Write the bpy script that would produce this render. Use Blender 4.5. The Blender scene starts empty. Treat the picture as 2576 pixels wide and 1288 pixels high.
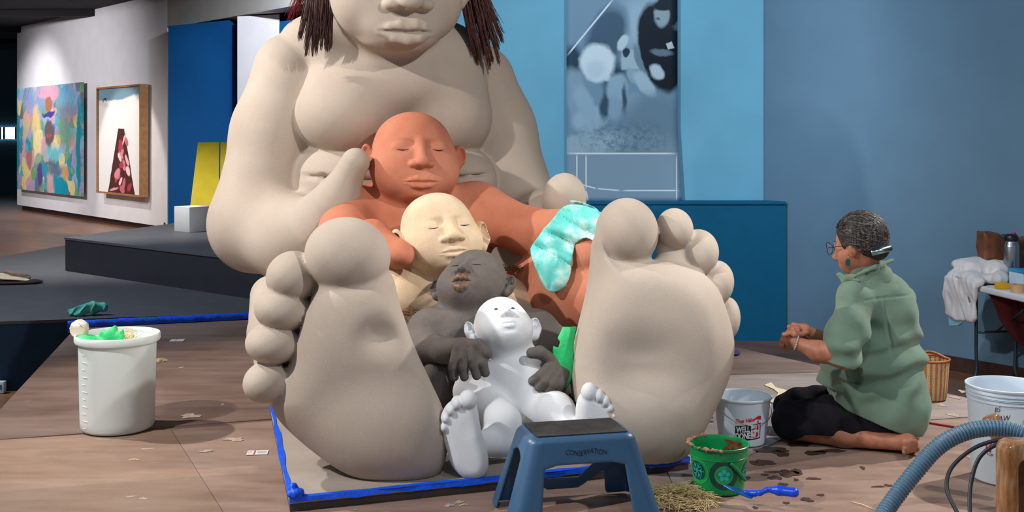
import bpy, bmesh, math, random
import numpy as np
from mathutils import Vector, Matrix

scene = bpy.context.scene
COL = scene.collection
FPX = 2850.0            # focal length in pixels of the 2576 px wide frame
CX, CY = 1288.0, 340.0  # principal column, horizon row
CAM_Z = 1.35

# ---------------------------------------------------------------- camera
cam_d = bpy.data.cameras.new('camera')
cam_d.sensor_width = 36.0
cam_d.lens = 36.0 * FPX / 2576.0
cam_d.shift_y = -(644.0 - CY) / 2576.0
cam_d.clip_end = 200
cam = bpy.data.objects.new('camera', cam_d)
cam.location = (0, 0, CAM_Z)
cam.rotation_euler = (math.pi / 2, 0, 0)
COL.objects.link(cam)
scene.camera = cam

# ---------------------------------------------------------------- world, exposure
world = bpy.data.worlds.new('gallery_ambient')
scene.world = world
world.use_nodes = True
bg = world.node_tree.nodes['Background']
bg.inputs[0].default_value = (0.72, 0.86, 1.0, 1)
bg.inputs[1].default_value = 0.22
scene.view_settings.view_transform = 'Standard'
scene.view_settings.look = 'None'
scene.view_settings.exposure = 0.28
scene.view_settings.gamma = 1.0
scene.view_settings.use_curve_mapping = False
scene.cycles.max_bounces = 6
scene.cycles.diffuse_bounces = 3
scene.cycles.glossy_bounces = 2
scene.cycles.transmission_bounces = 3
scene.cycles.use_adaptive_sampling = True
scene.cycles.adaptive_threshold = 0.035
scene.cycles.adaptive_min_samples = 12

# ---------------------------------------------------------------- lamps
def spot(name, loc, target, power, color, angle, blend=0.5, radius=0.08):
    l = bpy.data.lights.new(name, 'SPOT')
    l.energy = power
    l.color = color
    l.spot_size = math.radians(angle)
    l.spot_blend = blend
    l.shadow_soft_size = radius
    o = bpy.data.objects.new(name, l)
    o.location = loc
    d = Vector(target) - Vector(loc)
    o.rotation_euler = d.to_track_quat('-Z', 'Y').to_euler()
    COL.objects.link(o)
    return o

WARM = (1.0, 0.86, 0.72)
NEUT = (1.0, 0.95, 0.90)
COOL = (0.80, 0.90, 1.0)
# on the figures, the tub, the person
spot('spot_lamp', (-4.3, 5.6, 3.7), (-1.0, 5.4, 0.4), 640, NEUT, 62, 0.5, 0.05)
spot('spot_lamp', (-3.7, 2.5, 3.8), (-0.5, 5.3, 0.8), 620, NEUT, 54, 0.6, 0.07)
spot('spot_lamp', (2.6, 2.0, 3.8), (-0.4, 5.7, 1.3), 430, NEUT, 44, 0.6, 0.07)
spot('spot_lamp', (4.3, 6.3, 3.7), (1.8, 4.9, 0.0), 680, (1.0, 0.93, 0.86), 64, 0.5, 0.05)
spot('spot_lamp', (0.6, 1.2, 3.8), (1.4, 4.6, 0.0), 120, COOL, 60, 0.7, 0.10)
spot('spot_lamp', (3.6, 2.4, 3.8), (1.75, 4.9, 0.4), 260, NEUT, 34, 0.5, 0.06)
# washing the light blue wall, the banner and the grey blue wall
spot('spot_lamp', (-2.2, 5.2, 3.8), (1.0, 10.1, 1.9), 560, COOL, 56, 0.7, 0.10)
spot('spot_lamp', (1.9, 7.0, 3.8), (1.5, 10.1, 1.8), 150, COOL, 70, 0.8, 0.10)
spot('spot_lamp', (1.0, 6.0, 3.8), (3.6, 8.2, 0.9), 230, COOL, 80, 0.8, 0.06)
# on the paintings and the recess of the left gallery
spot('spot_lamp', (-12.6, 23.6, 3.7), (-10.6, 26.2, 1.0), 420, (0.93, 0.93, 1.0), 82, 0.8, 0.08)
spot('spot_lamp', (-13.0, 19.0, 3.7), (-9.0, 24.0, 1.6), 950, (0.95, 0.94, 1.0), 80, 0.9, 0.15)  # broad soft wash, added to brighten the whole white wall
spot('spot_lamp', (-9.6, 19.8, 3.7), (-7.3, 21.9, 0.3), 340, NEUT, 46, 0.3, 0.05)
spot('spot_lamp', (-5.4, 17.0, 3.8), (-6.6, 20.6, 0.4), 80, NEUT, 75, 0.8, 0.08)
spot('spot_lamp', (-2.9, 14.4, 3.8), (-4.2, 18.4, 2.0), 900, (0.82, 0.88, 1.0), 60, 0.7, 0.08)
spot('spot_lamp', (-4.6, 11.2, 3.8), (-4.2, 12.4, 0.0), 620, NEUT, 80, 0.7, 0.08)
spot('spot_lamp', (-5.2, 7.6, 3.8), (-4.0, 9.0, -0.2), 520, COOL, 74, 0.6, 0.08)  # added lamp, lifts the dark navy front of the platform
spot('spot_lamp', (-9.0, 16.0, 3.8), (-8.0, 18.0, -0.4), 500, NEUT, 100, 0.8, 0.08)

# ---------------------------------------------------------------- helpers
def W(x, y, D):
    """photo pixel and distance -> world point"""
    return np.array([(x - CX) / FPX * D, D, CAM_Z - (y - CY) / FPX * D])

def G(x, y, z=0.0):
    """photo pixel on a horizontal plane at height z -> world point"""
    D = (CAM_Z - z) * FPX / (y - CY)
    return np.array([(x - CX) / FPX * D, D, z])

def tag(o, label=None, cat=None, group=None, kind=None):
    if label: o['label'] = label
    if cat: o['category'] = cat
    if group: o['group'] = group
    if kind: o['kind'] = kind
    return o

def empty(name, loc=(0, 0, 0), rz=0.0):
    o = bpy.data.objects.new(name, None)
    o.location = loc
    o.rotation_euler = (0, 0, rz)
    o.empty_display_size = 0.05
    COL.objects.link(o)
    return o

def link_mesh(name, me, mat, parent=None):
    o = bpy.data.objects.new(name, me)
    COL.objects.link(o)
    if mat is not None:
        me.materials.append(mat)
    if parent is not None:
        o.parent = parent
    return o

def mesh_np(name, V, Q, mat, parent=None, smooth=True, tris=None):
    """numpy vertices and quads (and tris) -> object"""
    me = bpy.data.meshes.new(name)
    V = np.asarray(V, dtype=np.float32)
    loops = []
    sizes = []
    if Q is not None and len(Q):
        Q = np.asarray(Q, dtype=np.int32)
        loops.append(Q.ravel()); sizes.append(np.full(len(Q), Q.shape[1], np.int32))
    if tris is not None and len(tris):
        T = np.asarray(tris, dtype=np.int32)
        loops.append(T.ravel()); sizes.append(np.full(len(T), 3, np.int32))
    L = np.concatenate(loops); S = np.concatenate(sizes)
    me.vertices.add(len(V)); me.vertices.foreach_set('co', V.ravel())
    me.loops.add(len(L)); me.loops.foreach_set('vertex_index', L)
    me.polygons.add(len(S))
    st = np.zeros(len(S), np.int32); st[1:] = np.cumsum(S)[:-1]
    me.polygons.foreach_set('loop_start', st)
    me.polygons.foreach_set('loop_total', S)
    me.polygons.foreach_set('use_smooth', np.full(len(S), smooth))
    me.update(calc_edges=True)
    me.validate()
    return link_mesh(name, me, mat, parent)

def bm_obj(name, bm, mat, parent=None, smooth=False, angle=None):
    me = bpy.data.meshes.new(name)
    bmesh.ops.recalc_face_normals(bm, faces=bm.faces)
    bm.to_mesh(me); bm.free()
    if smooth:
        me.shade_smooth()
        if angle is not None:
            me.set_sharp_from_angle(angle=math.radians(angle))
    return link_mesh(name, me, mat, parent)

def add_box(bm, c, s, R=None):
    r = bmesh.ops.create_cube(bm, size=1.0)
    M = Matrix.Translation(Vector(c)) @ (R.to_4x4() if R is not None else Matrix.Identity(4)) @ Matrix.Diagonal((s[0], s[1], s[2], 1))
    bmesh.ops.transform(bm, matrix=M, verts=r['verts'])
    return r['verts']

def box(name, c, s, mat, parent=None, rz=0.0, bevel=0.0, seg=2):
    bm = bmesh.new()
    add_box(bm, (0, 0, 0), s)
    if bevel:
        bmesh.ops.bevel(bm, geom=bm.edges[:], offset=bevel, segments=seg, affect='EDGES', profile=0.5)
    M = Matrix.Translation(Vector(c)) @ Matrix.Rotation(rz, 4, 'Z')
    bmesh.ops.transform(bm, matrix=M, verts=bm.verts)
    return bm_obj(name, bm, mat, parent, smooth=bool(bevel), angle=40)

def prism(name, pts, z0, z1, mat, parent=None, bevel=0.0, smooth=False):
    """vertical prism over a polygon of (x, y)"""
    bm = bmesh.new()
    vs = [bm.verts.new((p[0], p[1], z0)) for p in pts]
    f = bm.faces.new(vs)
    r = bmesh.ops.extrude_face_region(bm, geom=[f])
    bmesh.ops.translate(bm, verts=[v for v in r['geom'] if isinstance(v, bmesh.types.BMVert)], vec=(0, 0, z1 - z0))
    if bevel:
        bmesh.ops.bevel(bm, geom=bm.edges[:], offset=bevel, segments=2, affect='EDGES', profile=0.5)
    return bm_obj(name, bm, mat, parent, smooth=bool(bevel), angle=40)

def lathe(name, prof, mat, parent=None, n=48, loc=(0, 0, 0), M=None, closed=False):
    """revolve a profile of (r, z) round z"""
    V = []; Q = []
    m = len(prof)
    for r, z in prof:
        for i in range(n):
            a = 2 * math.pi * i / n
            V.append((r * math.cos(a), r * math.sin(a), z))
    for j in range(m - 1 if not closed else m):
        j2 = (j + 1) % m
        for i in range(n):
            i2 = (i + 1) % n
            Q.append((j * n + i, j * n + i2, j2 * n + i2, j2 * n + i))
    V = np.array(V)
    if M is not None:
        V = V @ np.array(M.to_3x3()).T
    V = V + np.array(loc)
    o = mesh_np(name, V, Q, mat, parent)
    o.data.set_sharp_from_angle(angle=math.radians(50))
    return o

def tube_geo(pts, rad, n=10, cap=True, up=None):
    """tube through points; rad is a number or a list; returns V, Q, T"""
    P = np.asarray(pts, float)
    m = len(P)
    rad = np.full(m, rad) if np.isscalar(rad) else np.asarray(rad, float)
    T = np.zeros_like(P)
    T[1:-1] = P[2:] - P[:-2]; T[0] = P[1] - P[0]; T[-1] = P[-1] - P[-2]
    T /= np.linalg.norm(T, axis=1)[:, None] + 1e-12
    u = np.array([0, 0, 1.0]) if up is None else np.asarray(up, float)
    if abs(T[0] @ u) > 0.9: u = np.array([1.0, 0, 0])
    N = u - (u @ T[0]) * T[0]; N /= np.linalg.norm(N)
    V = []
    for i in range(m):
        N = N - (N @ T[i]) * T[i]; N /= np.linalg.norm(N) + 1e-12
        B = np.cross(T[i], N)
        a = np.arange(n) * 2 * math.pi / n
        V.append(P[i] + rad[i] * (np.cos(a)[:, None] * N + np.sin(a)[:, None] * B))
    V = np.concatenate(V)
    Q = []
    for i in range(m - 1):
        for k in range(n):
            k2 = (k + 1) % n
            Q.append((i * n + k, i * n + k2, (i + 1) * n + k2, (i + 1) * n + k))
    Tt = []
    if cap:
        V = np.vstack([V, P[0], P[-1]])
        a, b = len(V) - 2, len(V) - 1
        for k in range(n):
            k2 = (k + 1) % n
            Tt.append((a, k2, k)); Tt.append((b, (m - 1) * n + k, (m - 1) * n + k2))
    return V, np.array(Q), np.array(Tt).reshape(-1, 3)

def tube(name, pts, rad, mat, parent=None, n=10, cap=True):
    V, Q, T = tube_geo(pts, rad, n, cap)
    return mesh_np(name, V, Q, mat, parent, True, T)

def tubes(name, lst, mat, parent=None, n=5):
    """many tubes in one mesh: lst of (pts, rad)"""
    Vs, Qs, Ts = [], [], []; off = 0
    for pts, rad in lst:
        V, Q, T = tube_geo(pts, rad, n)
        Vs.append(V); Qs.append(Q + off); Ts.append(T + off); off += len(V)
    return mesh_np(name, np.concatenate(Vs), np.concatenate(Qs), mat, parent, True, np.concatenate(Ts))

def spline(pts, n=8):
    """Catmull-Rom through points"""
    P = [np.asarray(p, float) for p in pts]
    P = [2 * P[0] - P[1]] + P + [2 * P[-1] - P[-2]]
    out = []
    for i in range(1, len(P) - 2):
        for k in range(n):
            t = k / n
            a, b, c, d = P[i - 1], P[i], P[i + 1], P[i + 2]
            out.append(0.5 * (2 * b + (c - a) * t + (2 * a - 5 * b + 4 * c - d) * t * t + (3 * b - a - 3 * c + d) * t ** 3))
    out.append(P[-2])
    return np.array(out)

# ---------------------------------------------------------------- materials
def lin(c):
    """sRGB 0-255 -> linear"""
    out = []
    for v in c[:3]:
        v = v / 255.0
        out.append(v / 12.92 if v <= 0.04045 else ((v + 0.055) / 1.055) ** 2.4)
    return (out[0], out[1], out[2], 1.0)

class NT:
    def __init__(self, name):
        self.m = bpy.data.materials.new(name)
        self.m.use_nodes = True
        self.t = self.m.node_tree
        self.b = self.t.nodes['Principled BSDF']
    def n(self, typ, **kw):
        nd = self.t.nodes.new(typ)
        for k, v in kw.items():
            if k.startswith('i_'):
                nd.inputs[k[2:].replace('_', ' ')].default_value = v
            else:
                setattr(nd, k, v)
        return nd
    def l(self, a, b): self.t.links.new(a, b)
    def coord(self, kind='Object', scale=None):
        c = self.n('ShaderNodeTexCoord')
        if scale is None: return c.outputs[kind]
        mp = self.n('ShaderNodeMapping')
        mp.inputs['Scale'].default_value = scale
        self.l(c.outputs[kind], mp.inputs[0])
        return mp.outputs[0]
    def noise(self, co, scale, detail=3, rough=0.5):
        t = self.n('ShaderNodeTexNoise')
        t.inputs['Scale'].default_value = scale
        t.inputs['Detail'].default_value = detail
        t.inputs['Roughness'].default_value = rough
        self.l(co, t.inputs['Vector'])
        return t.outputs['Fac']
    def ramp(self, fac, stops, interp='LINEAR'):
        r = self.n('ShaderNodeValToRGB')
        r.color_ramp.interpolation = interp
        e = r.color_ramp.elements
        while len(e) < len(stops): e.new(0.5)
        for k, (p, c) in enumerate(stops):
            e[k].position = p; e[k].color = c
        self.l(fac, r.inputs[0])
        return r.outputs[0]
    def mix(self, fac, a, b, mode='MIX'):
        x = self.n('ShaderNodeMix', data_type='RGBA', blend_type=mode)
        for s, v in ((0, fac), (6, a), (7, b)):
            if hasattr(v, 'is_linked') or hasattr(v, 'links'): self.l(v, x.inputs[s])
            else: x.inputs[s].default_value = v
        return x.outputs[2]
    def math(self, op, a, b=None):
        x = self.n('ShaderNodeMath', operation=op)
        for s, v in ((0, a), (1, b)):
            if v is None: continue
            if hasattr(v, 'links'): self.l(v, x.inputs[s])
            else: x.inputs[s].default_value = v
        return x.outputs[0]
    def bump(self, h, strength=0.2, dist=0.01):
        b = self.n('ShaderNodeBump')
        b.inputs['Strength'].default_value = strength
        b.inputs['Distance'].default_value = dist
        self.l(h, b.inputs['Height'])
        self.l(b.outputs[0], self.b.inputs['Normal'])
    def color(self, c):
        if hasattr(c, 'links'): self.l(c, self.b.inputs['Base Color'])
        else: self.b.inputs['Base Color'].default_value = c
    def set(self, **kw):
        for k, v in kw.items():
            self.b.inputs[k.replace('_', ' ')].default_value = v

def plain(name, rgb, rough=0.6, metal=0.0, var=0.06, scale=12.0, bump=0.0, spec=0.5, bscale=None, sub=0.0):
    """one colour with faint mottling"""
    t = NT(name)
    c = lin(rgb)
    co = t.coord('Object')
    f = t.noise(co, scale, 4)
    lo = tuple(max(0, v * (1 - var * 2)) for v in c[:3]) + (1,)
    hi = tuple(min(1, v * (1 + var * 2)) for v in c[:3]) + (1,)
    t.color(t.ramp(f, [(0.3, lo), (0.7, hi)]))
    t.set(Roughness=rough, Metallic=metal)
    t.b.inputs['Specular IOR Level'].default_value = spec
    if bump:
        t.bump(t.noise(co, bscale or scale * 6, 3), bump, 0.01)
    if sub:
        t.b.inputs['Subsurface Weight'].default_value = sub
        t.b.inputs['Subsurface Radius'].default_value = (0.05, 0.05, 0.05)
    return t.m

def clay(name, rgb, rgb2, fine=220.0, blotch=2.5, bump=0.35, rough=0.85, sparkle=0.0, grain=0.22):
    t = NT(name)
    co = t.coord('Object')
    big = t.noise(co, blotch, 4, 0.6)
    col = t.ramp(big, [(0.32, lin(rgb2)), (0.66, lin(rgb))])
    gr = t.noise(co, fine, 2, 0.6)
    col = t.mix(grain, col, t.ramp(gr, [(0.35, (0.55, 0.55, 0.55, 1)), (0.6, (1, 1, 1, 1))]), 'MULTIPLY')
    if sparkle:
        v = t.noise(co, 330, 1, 0.5)
        col = t.mix(t.math('MULTIPLY', t.math('GREATER_THAN', v, 0.735), sparkle), col, (1, 0.97, 0.92, 1))
    t.color(col)
    t.set(Roughness=rough)
    t.b.inputs['Specular IOR Level'].default_value = 0.25
    t.bump(gr, bump, 0.004)
    return t.m
# ---------------------------------------------------------------- signed distance modelling
# A Field is a list of shapes that are blended one after another; polygonise() turns it into one continuous mesh.
def rot(yaw=0, pitch=0, roll=0):
    """yaw about z, pitch about x, roll about y (degrees) -> 3x3, columns are the local axes"""
    return np.array((Matrix.Rotation(math.radians(yaw), 3, 'Z') @ Matrix.Rotation(math.radians(pitch), 3, 'X') @ Matrix.Rotation(math.radians(roll), 3, 'Y')))

def smin(a, b, k):
    if k <= 0: return np.minimum(a, b)
    h = np.clip(0.5 + 0.5 * (b - a) / k, 0, 1)
    return b + (a - b) * h - k * h * (1 - h)

class Field:
    def __init__(self):
        self.ops = []      # (mode, fn, k, centre, bound radius)
        self.post = []     # fn(P, d) -> d
        self.lo = np.full(3, 1e9); self.hi = np.full(3, -1e9)
    def _add(self, mode, fn, k, c, R):
        c = np.asarray(c, np.float32)
        self.ops.append((mode, fn, float(k), c, float(R)))
        if mode == 'u':
            self.lo = np.minimum(self.lo, c - R); self.hi = np.maximum(self.hi, c + R)
    def ell(self, c, r, R=None, k=0.03, mode='u'):
        c = np.asarray(c, np.float32); r = np.asarray(r, np.float32)
        Rm = None if R is None else np.asarray(R, np.float32)
        def fn(P):
            q = P - c
            if Rm is not None: q = q @ Rm
            a = q / r
            k0 = np.sqrt((a * a).sum(1)) + 1e-6
            b = a / r
            k1 = np.sqrt((b * b).sum(1)) + 1e-6
            return k0 * (k0 - 1.0) / k1
        self._add(mode, fn, k, c, float(r.max()))
        return self
    def cone(self, a, b, ra, rb=None, k=0.03, mode='u'):
        a = np.asarray(a, np.float32); b = np.asarray(b, np.float32)
        if rb is None: rb = ra
        ba = b - a; l2 = float(ba @ ba) + 1e-9
        def fn(P):
            q = P - a
            h = np.clip((q @ ba) / l2, 0, 1)
            d = q - h[:, None] * ba
            return np.sqrt((d * d).sum(1)) - (ra + (rb - ra) * h)
        self._add(mode, fn, k, (a + b) / 2, float(math.sqrt(l2)) / 2 + max(ra, rb))
        return self
    def chain(self, pts, rs, k=0.02, kin=0.02, mode='u'):
        """a bent tapered limb: a polyline of cones joined with each other, then with the rest"""
        pts = [np.asarray(p, np.float32) for p in pts]
        segs = list(zip(pts[:-1], pts[1:], rs[:-1], rs[1:]))
        def fn(P):
            d = None
            for a, b, ra, rb in segs:
                ba = b - a; l2 = float(ba @ ba) + 1e-9
                q = P - a
                h = np.clip((q @ ba) / l2, 0, 1)
                e = q - h[:, None] * ba
                dd = np.sqrt((e * e).sum(1)) - (ra + (rb - ra) * h)
                d = dd if d is None else smin(d, dd, kin)
            return d
        A = np.array(pts)
        c = (A.min(0) + A.max(0)) / 2
        R = float(np.linalg.norm(A - c, axis=1).max()) + max(rs)
        self._add(mode, fn, k, c, R)
        return self
    def slab(self, c, R, poly, half, rnd, k=0.03, mode='u', bulge=0.0):
        """outline (in the local x, z plane) with thickness along local y and rounded rims"""
        c = np.asarray(c, np.float32); Rm = np.asarray(R, np.float32)
        pl = np.asarray(poly, np.float32)
        A = pl; B = np.roll(pl, -1, axis=0)
        ext = float(np.linalg.norm(pl, axis=1).max())
        def fn(P):
            q = (P - c) @ Rm
            x, y, z = q[:, 0], q[:, 1], q[:, 2]
            d2 = np.full(len(x), 1e9, np.float32); s = np.zeros(len(x), bool)
            for (ax, az), (bx, bz) in zip(A, B):
                ex, ez = bx - ax, bz - az
                wx, wz = x - ax, z - az
                h = np.clip((wx * ex + wz * ez) / (ex * ex + ez * ez + 1e-12), 0, 1)
                dx, dz = wx - ex * h, wz - ez * h
                d2 = np.minimum(d2, dx * dx + dz * dz)
                c1 = (az <= z) != (bz <= z)
                with np.errstate(divide='ignore', invalid='ignore'):
                    xi = ax + (z - az) * ex / (ez if ez != 0 else 1e-9)
                s ^= c1 & (x < xi)
            d = np.sqrt(d2)
            d = np.where(s, -d, d) + rnd
            w = np.abs(y) - half + rnd
            return np.minimum(np.maximum(d, w), 0) + np.sqrt(np.maximum(d, 0) ** 2 + np.maximum(w, 0) ** 2) - rnd
        self._add(mode, fn, k, c, math.hypot(ext, half))
        return self
    def call(self, fn, k, c, R, mode='u'):
        self._add(mode, fn, k, c, R)
        return self
    def __call__(self, P, cull=None):
        P = np.asarray(P, np.float32)
        d = np.full(len(P), 1e3, np.float32)
        if cull is not None: plo, phi = P.min(0), P.max(0)
        for mode, fn, k, c, R in self.ops:
            if cull is None:
                idx = slice(None); Q = P
            else:
                lim = R + k + cull
                if (plo > c + lim).any() or (phi < c - lim).any(): continue
                m = (np.abs(P[:, 0] - c[0]) < lim) & (np.abs(P[:, 1] - c[1]) < lim) & (np.abs(P[:, 2] - c[2]) < lim)
                idx = np.nonzero(m)[0]
                if len(idx) == 0: continue
                Q = P[idx]
            dd = fn(Q)
            if mode == 'u': d[idx] = smin(d[idx], dd, k)
            elif mode == 's': d[idx] = -smin(-d[idx], dd, k)
            elif mode == 'i': d[idx] = -smin(-d[idx], -dd, k)
        for f in self.post:
            d = f(P, d)
        return d

RES = 1.0
def surface(field, h, lo=None, hi=None, B=4, slack=1.7):
    """surface nets on a sparse band; returns vertices and quads"""
    lo = (field.lo if lo is None else np.asarray(lo, float)) - 3 * h
    hi = (field.hi if hi is None else np.asarray(hi, float)) + 3 * h
    nc = np.ceil((hi - lo) / (h * B)).astype(int)
    cc = [lo[i] + (np.arange(nc[i]) + 0.5) * h * B - 0.5 * h for i in range(3)]
    Gx, Gy, Gz = np.meshgrid(*cc, indexing='ij')
    Pc = np.stack([Gx.ravel(), Gy.ravel(), Gz.ravel()], 1).astype(np.float32)
    dc = np.concatenate([field(p, cull=h * B * 3) for p in np.array_split(Pc, max(1, len(Pc) // 30000))])
    act = np.nonzero(np.abs(dc) < h * B * 0.87 * slack)[0]
    n = nc * B
    V = np.repeat(np.repeat(np.repeat(np.where(dc < 0, -1.0, 1.0).astype(np.float32).reshape(nc), B, 0), B, 1), B, 2)
    o = np.arange(B)
    ox, oy, oz = np.meshgrid(o, o, o, indexing='ij')
    off = np.stack([ox.ravel(), oy.ravel(), oz.ravel()], 1)
    ci = np.stack(np.unravel_index(act, nc), 1)
    for part in np.array_split(np.arange(len(ci)), max(1, len(ci) // 700)):
        ii = (ci[part][:, None, :] * B + off[None]).reshape(-1, 3)
        P = (lo + ii * h).astype(np.float32)
        V[ii[:, 0], ii[:, 1], ii[:, 2]] = field(P, cull=h * B * 3)
    # active cells
    S = V < 0
    cnt = np.zeros((n[0] - 1, n[1] - 1, n[2] - 1), np.int8)
    for dx in (0, 1):
        for dy in (0, 1):
            for dz in (0, 1):
                cnt += S[dx:n[0] - 1 + dx, dy:n[1] - 1 + dy, dz:n[2] - 1 + dz]
    cells = np.nonzero((cnt > 0) & (cnt < 8))
    C = np.stack(cells, 1)
    vid = np.full(cnt.shape, -1, np.int32)
    vid[cells] = np.arange(len(C))
    acc = np.zeros((len(C), 3), np.float32); num = np.zeros(len(C), np.float32)
    corners = [(a, b, c) for a in (0, 1) for b in (0, 1) for c in (0, 1)]
    for a in corners:
        for ax in range(3):
            if a[ax]: continue
            b = list(a); b[ax] = 1
            va = V[C[:, 0] + a[0], C[:, 1] + a[1], C[:, 2] + a[2]]
            vb = V[C[:, 0] + b[0], C[:, 1] + b[1], C[:, 2] + b[2]]
            m = (va < 0) != (vb < 0)
            t = np.where(m, va / np.where(m, va - vb, 1), 0)
            p = np.zeros((len(C), 3), np.float32) + np.array(a, np.float32)
            p[:, ax] += t
            acc += p * m[:, None]; num += m
    X = lo + (C + acc / np.maximum(num, 1)[:, None]) * h
    quads = []
    for ax in range(3):
        o1, o2 = [(1, 2), (2, 0), (0, 1)][ax]
        sl_a = [slice(1, n[i] - 1) for i in range(3)]
        sl_b = list(sl_a)
        sl_a[ax] = slice(0, n[ax] - 1); sl_b[ax] = slice(1, n[ax])
        A = S[tuple(sl_a)]; Bv = S[tuple(sl_b)]
        e = np.nonzero(A != Bv)
        if len(e[0]) == 0: continue
        E = np.stack(e, 1)
        base = E + 1; base[:, ax] = E[:, ax]
        def cell(d1, d2):
            q = base.copy(); q[:, o1] -= d1; q[:, o2] -= d2
            return vid[q[:, 0], q[:, 1], q[:, 2]]
        q = np.stack([cell(1, 1), cell(0, 1), cell(0, 0), cell(1, 0)], 1)
        flip = ~A[e]
        q[flip] = q[flip][:, ::-1]
        quads.append(q)
    Qd = np.concatenate(quads)
    Qd = Qd[(Qd >= 0).all(1)]
    return X, Qd

def sculpt(name, field, h, mat, parent=None, lo=None, hi=None, origin=None, relax=1):
    h = h * RES
    X, Q = surface(field, h, lo, hi)
    for _ in range(relax):     # pull the vertices onto the true surface
        e = h * 0.5
        X = X.astype(np.float32)
        ev = lambda A: np.concatenate([field(p, cull=h * 12) for p in np.array_split(A, max(1, len(A) // 4000))])
        d = ev(X)
        g = np.stack([ev(X + np.array(v, np.float32) * e) - d for v in ((1, 0, 0), (0, 1, 0), (0, 0, 1))], 1) / e
        gn = np.sqrt((g * g).sum(1))[:, None] + 1e-6
        step = np.clip(d[:, None] / gn, -0.5 * h, 0.5 * h)
        X = X - step * g / gn
    if origin is not None:
        X = X - np.asarray(origin)
    o = mesh_np(name, X, Q, mat, parent)
    if origin is not None and parent is None:
        o.location = origin
    return o

def vnoise(P, f, seed=0):
    """cheap smooth pseudo noise from summed sines, about -1..1"""
    rs = np.random.RandomState(seed)
    out = np.zeros(len(P), np.float32)
    for i in range(5):
        v = rs.normal(size=3); v /= np.linalg.norm(v)
        out += np.sin(P @ (v * f * (0.7 + 0.25 * i)).astype(np.float32) + rs.uniform(0, 6.28))
    return out / 2.6

class HeadFrame:
    """local frame of a head: x to the viewer's right, y out of the face, z up; unit = half head height"""
    def __init__(self, c, s, yaw=0, pitch=0, roll=0, wx=1.0):
        self.c = np.asarray(c, float); self.s = s
        base = np.array([[1, 0, 0], [0, -1, 0], [0, 0, 1.0]])
        self.R = rot(yaw, pitch, roll) @ base      # yaw 0 looks at the camera
        self.wx = wx
    def p(self, x, y, z):
        return self.c + self.R @ (np.array([x * self.wx, y, z]) * self.s)
    def front(self, F, x, z, dy=0.0):
        """point where the face surface lies at local x, z, moved out by dy"""
        ys = np.linspace(1.45, 0.0, 117)
        P = np.array([self.p(x, y, z) for y in ys])
        d = F(P)
        i = int(np.argmax(d < 0))
        if i == 0: return self.p(x, 0.6 + dy, z)
        t = d[i - 1] / (d[i - 1] - d[i])
        return self.p(x, ys[i - 1] + (ys[i] - ys[i - 1]) * t + dy, z)

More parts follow.
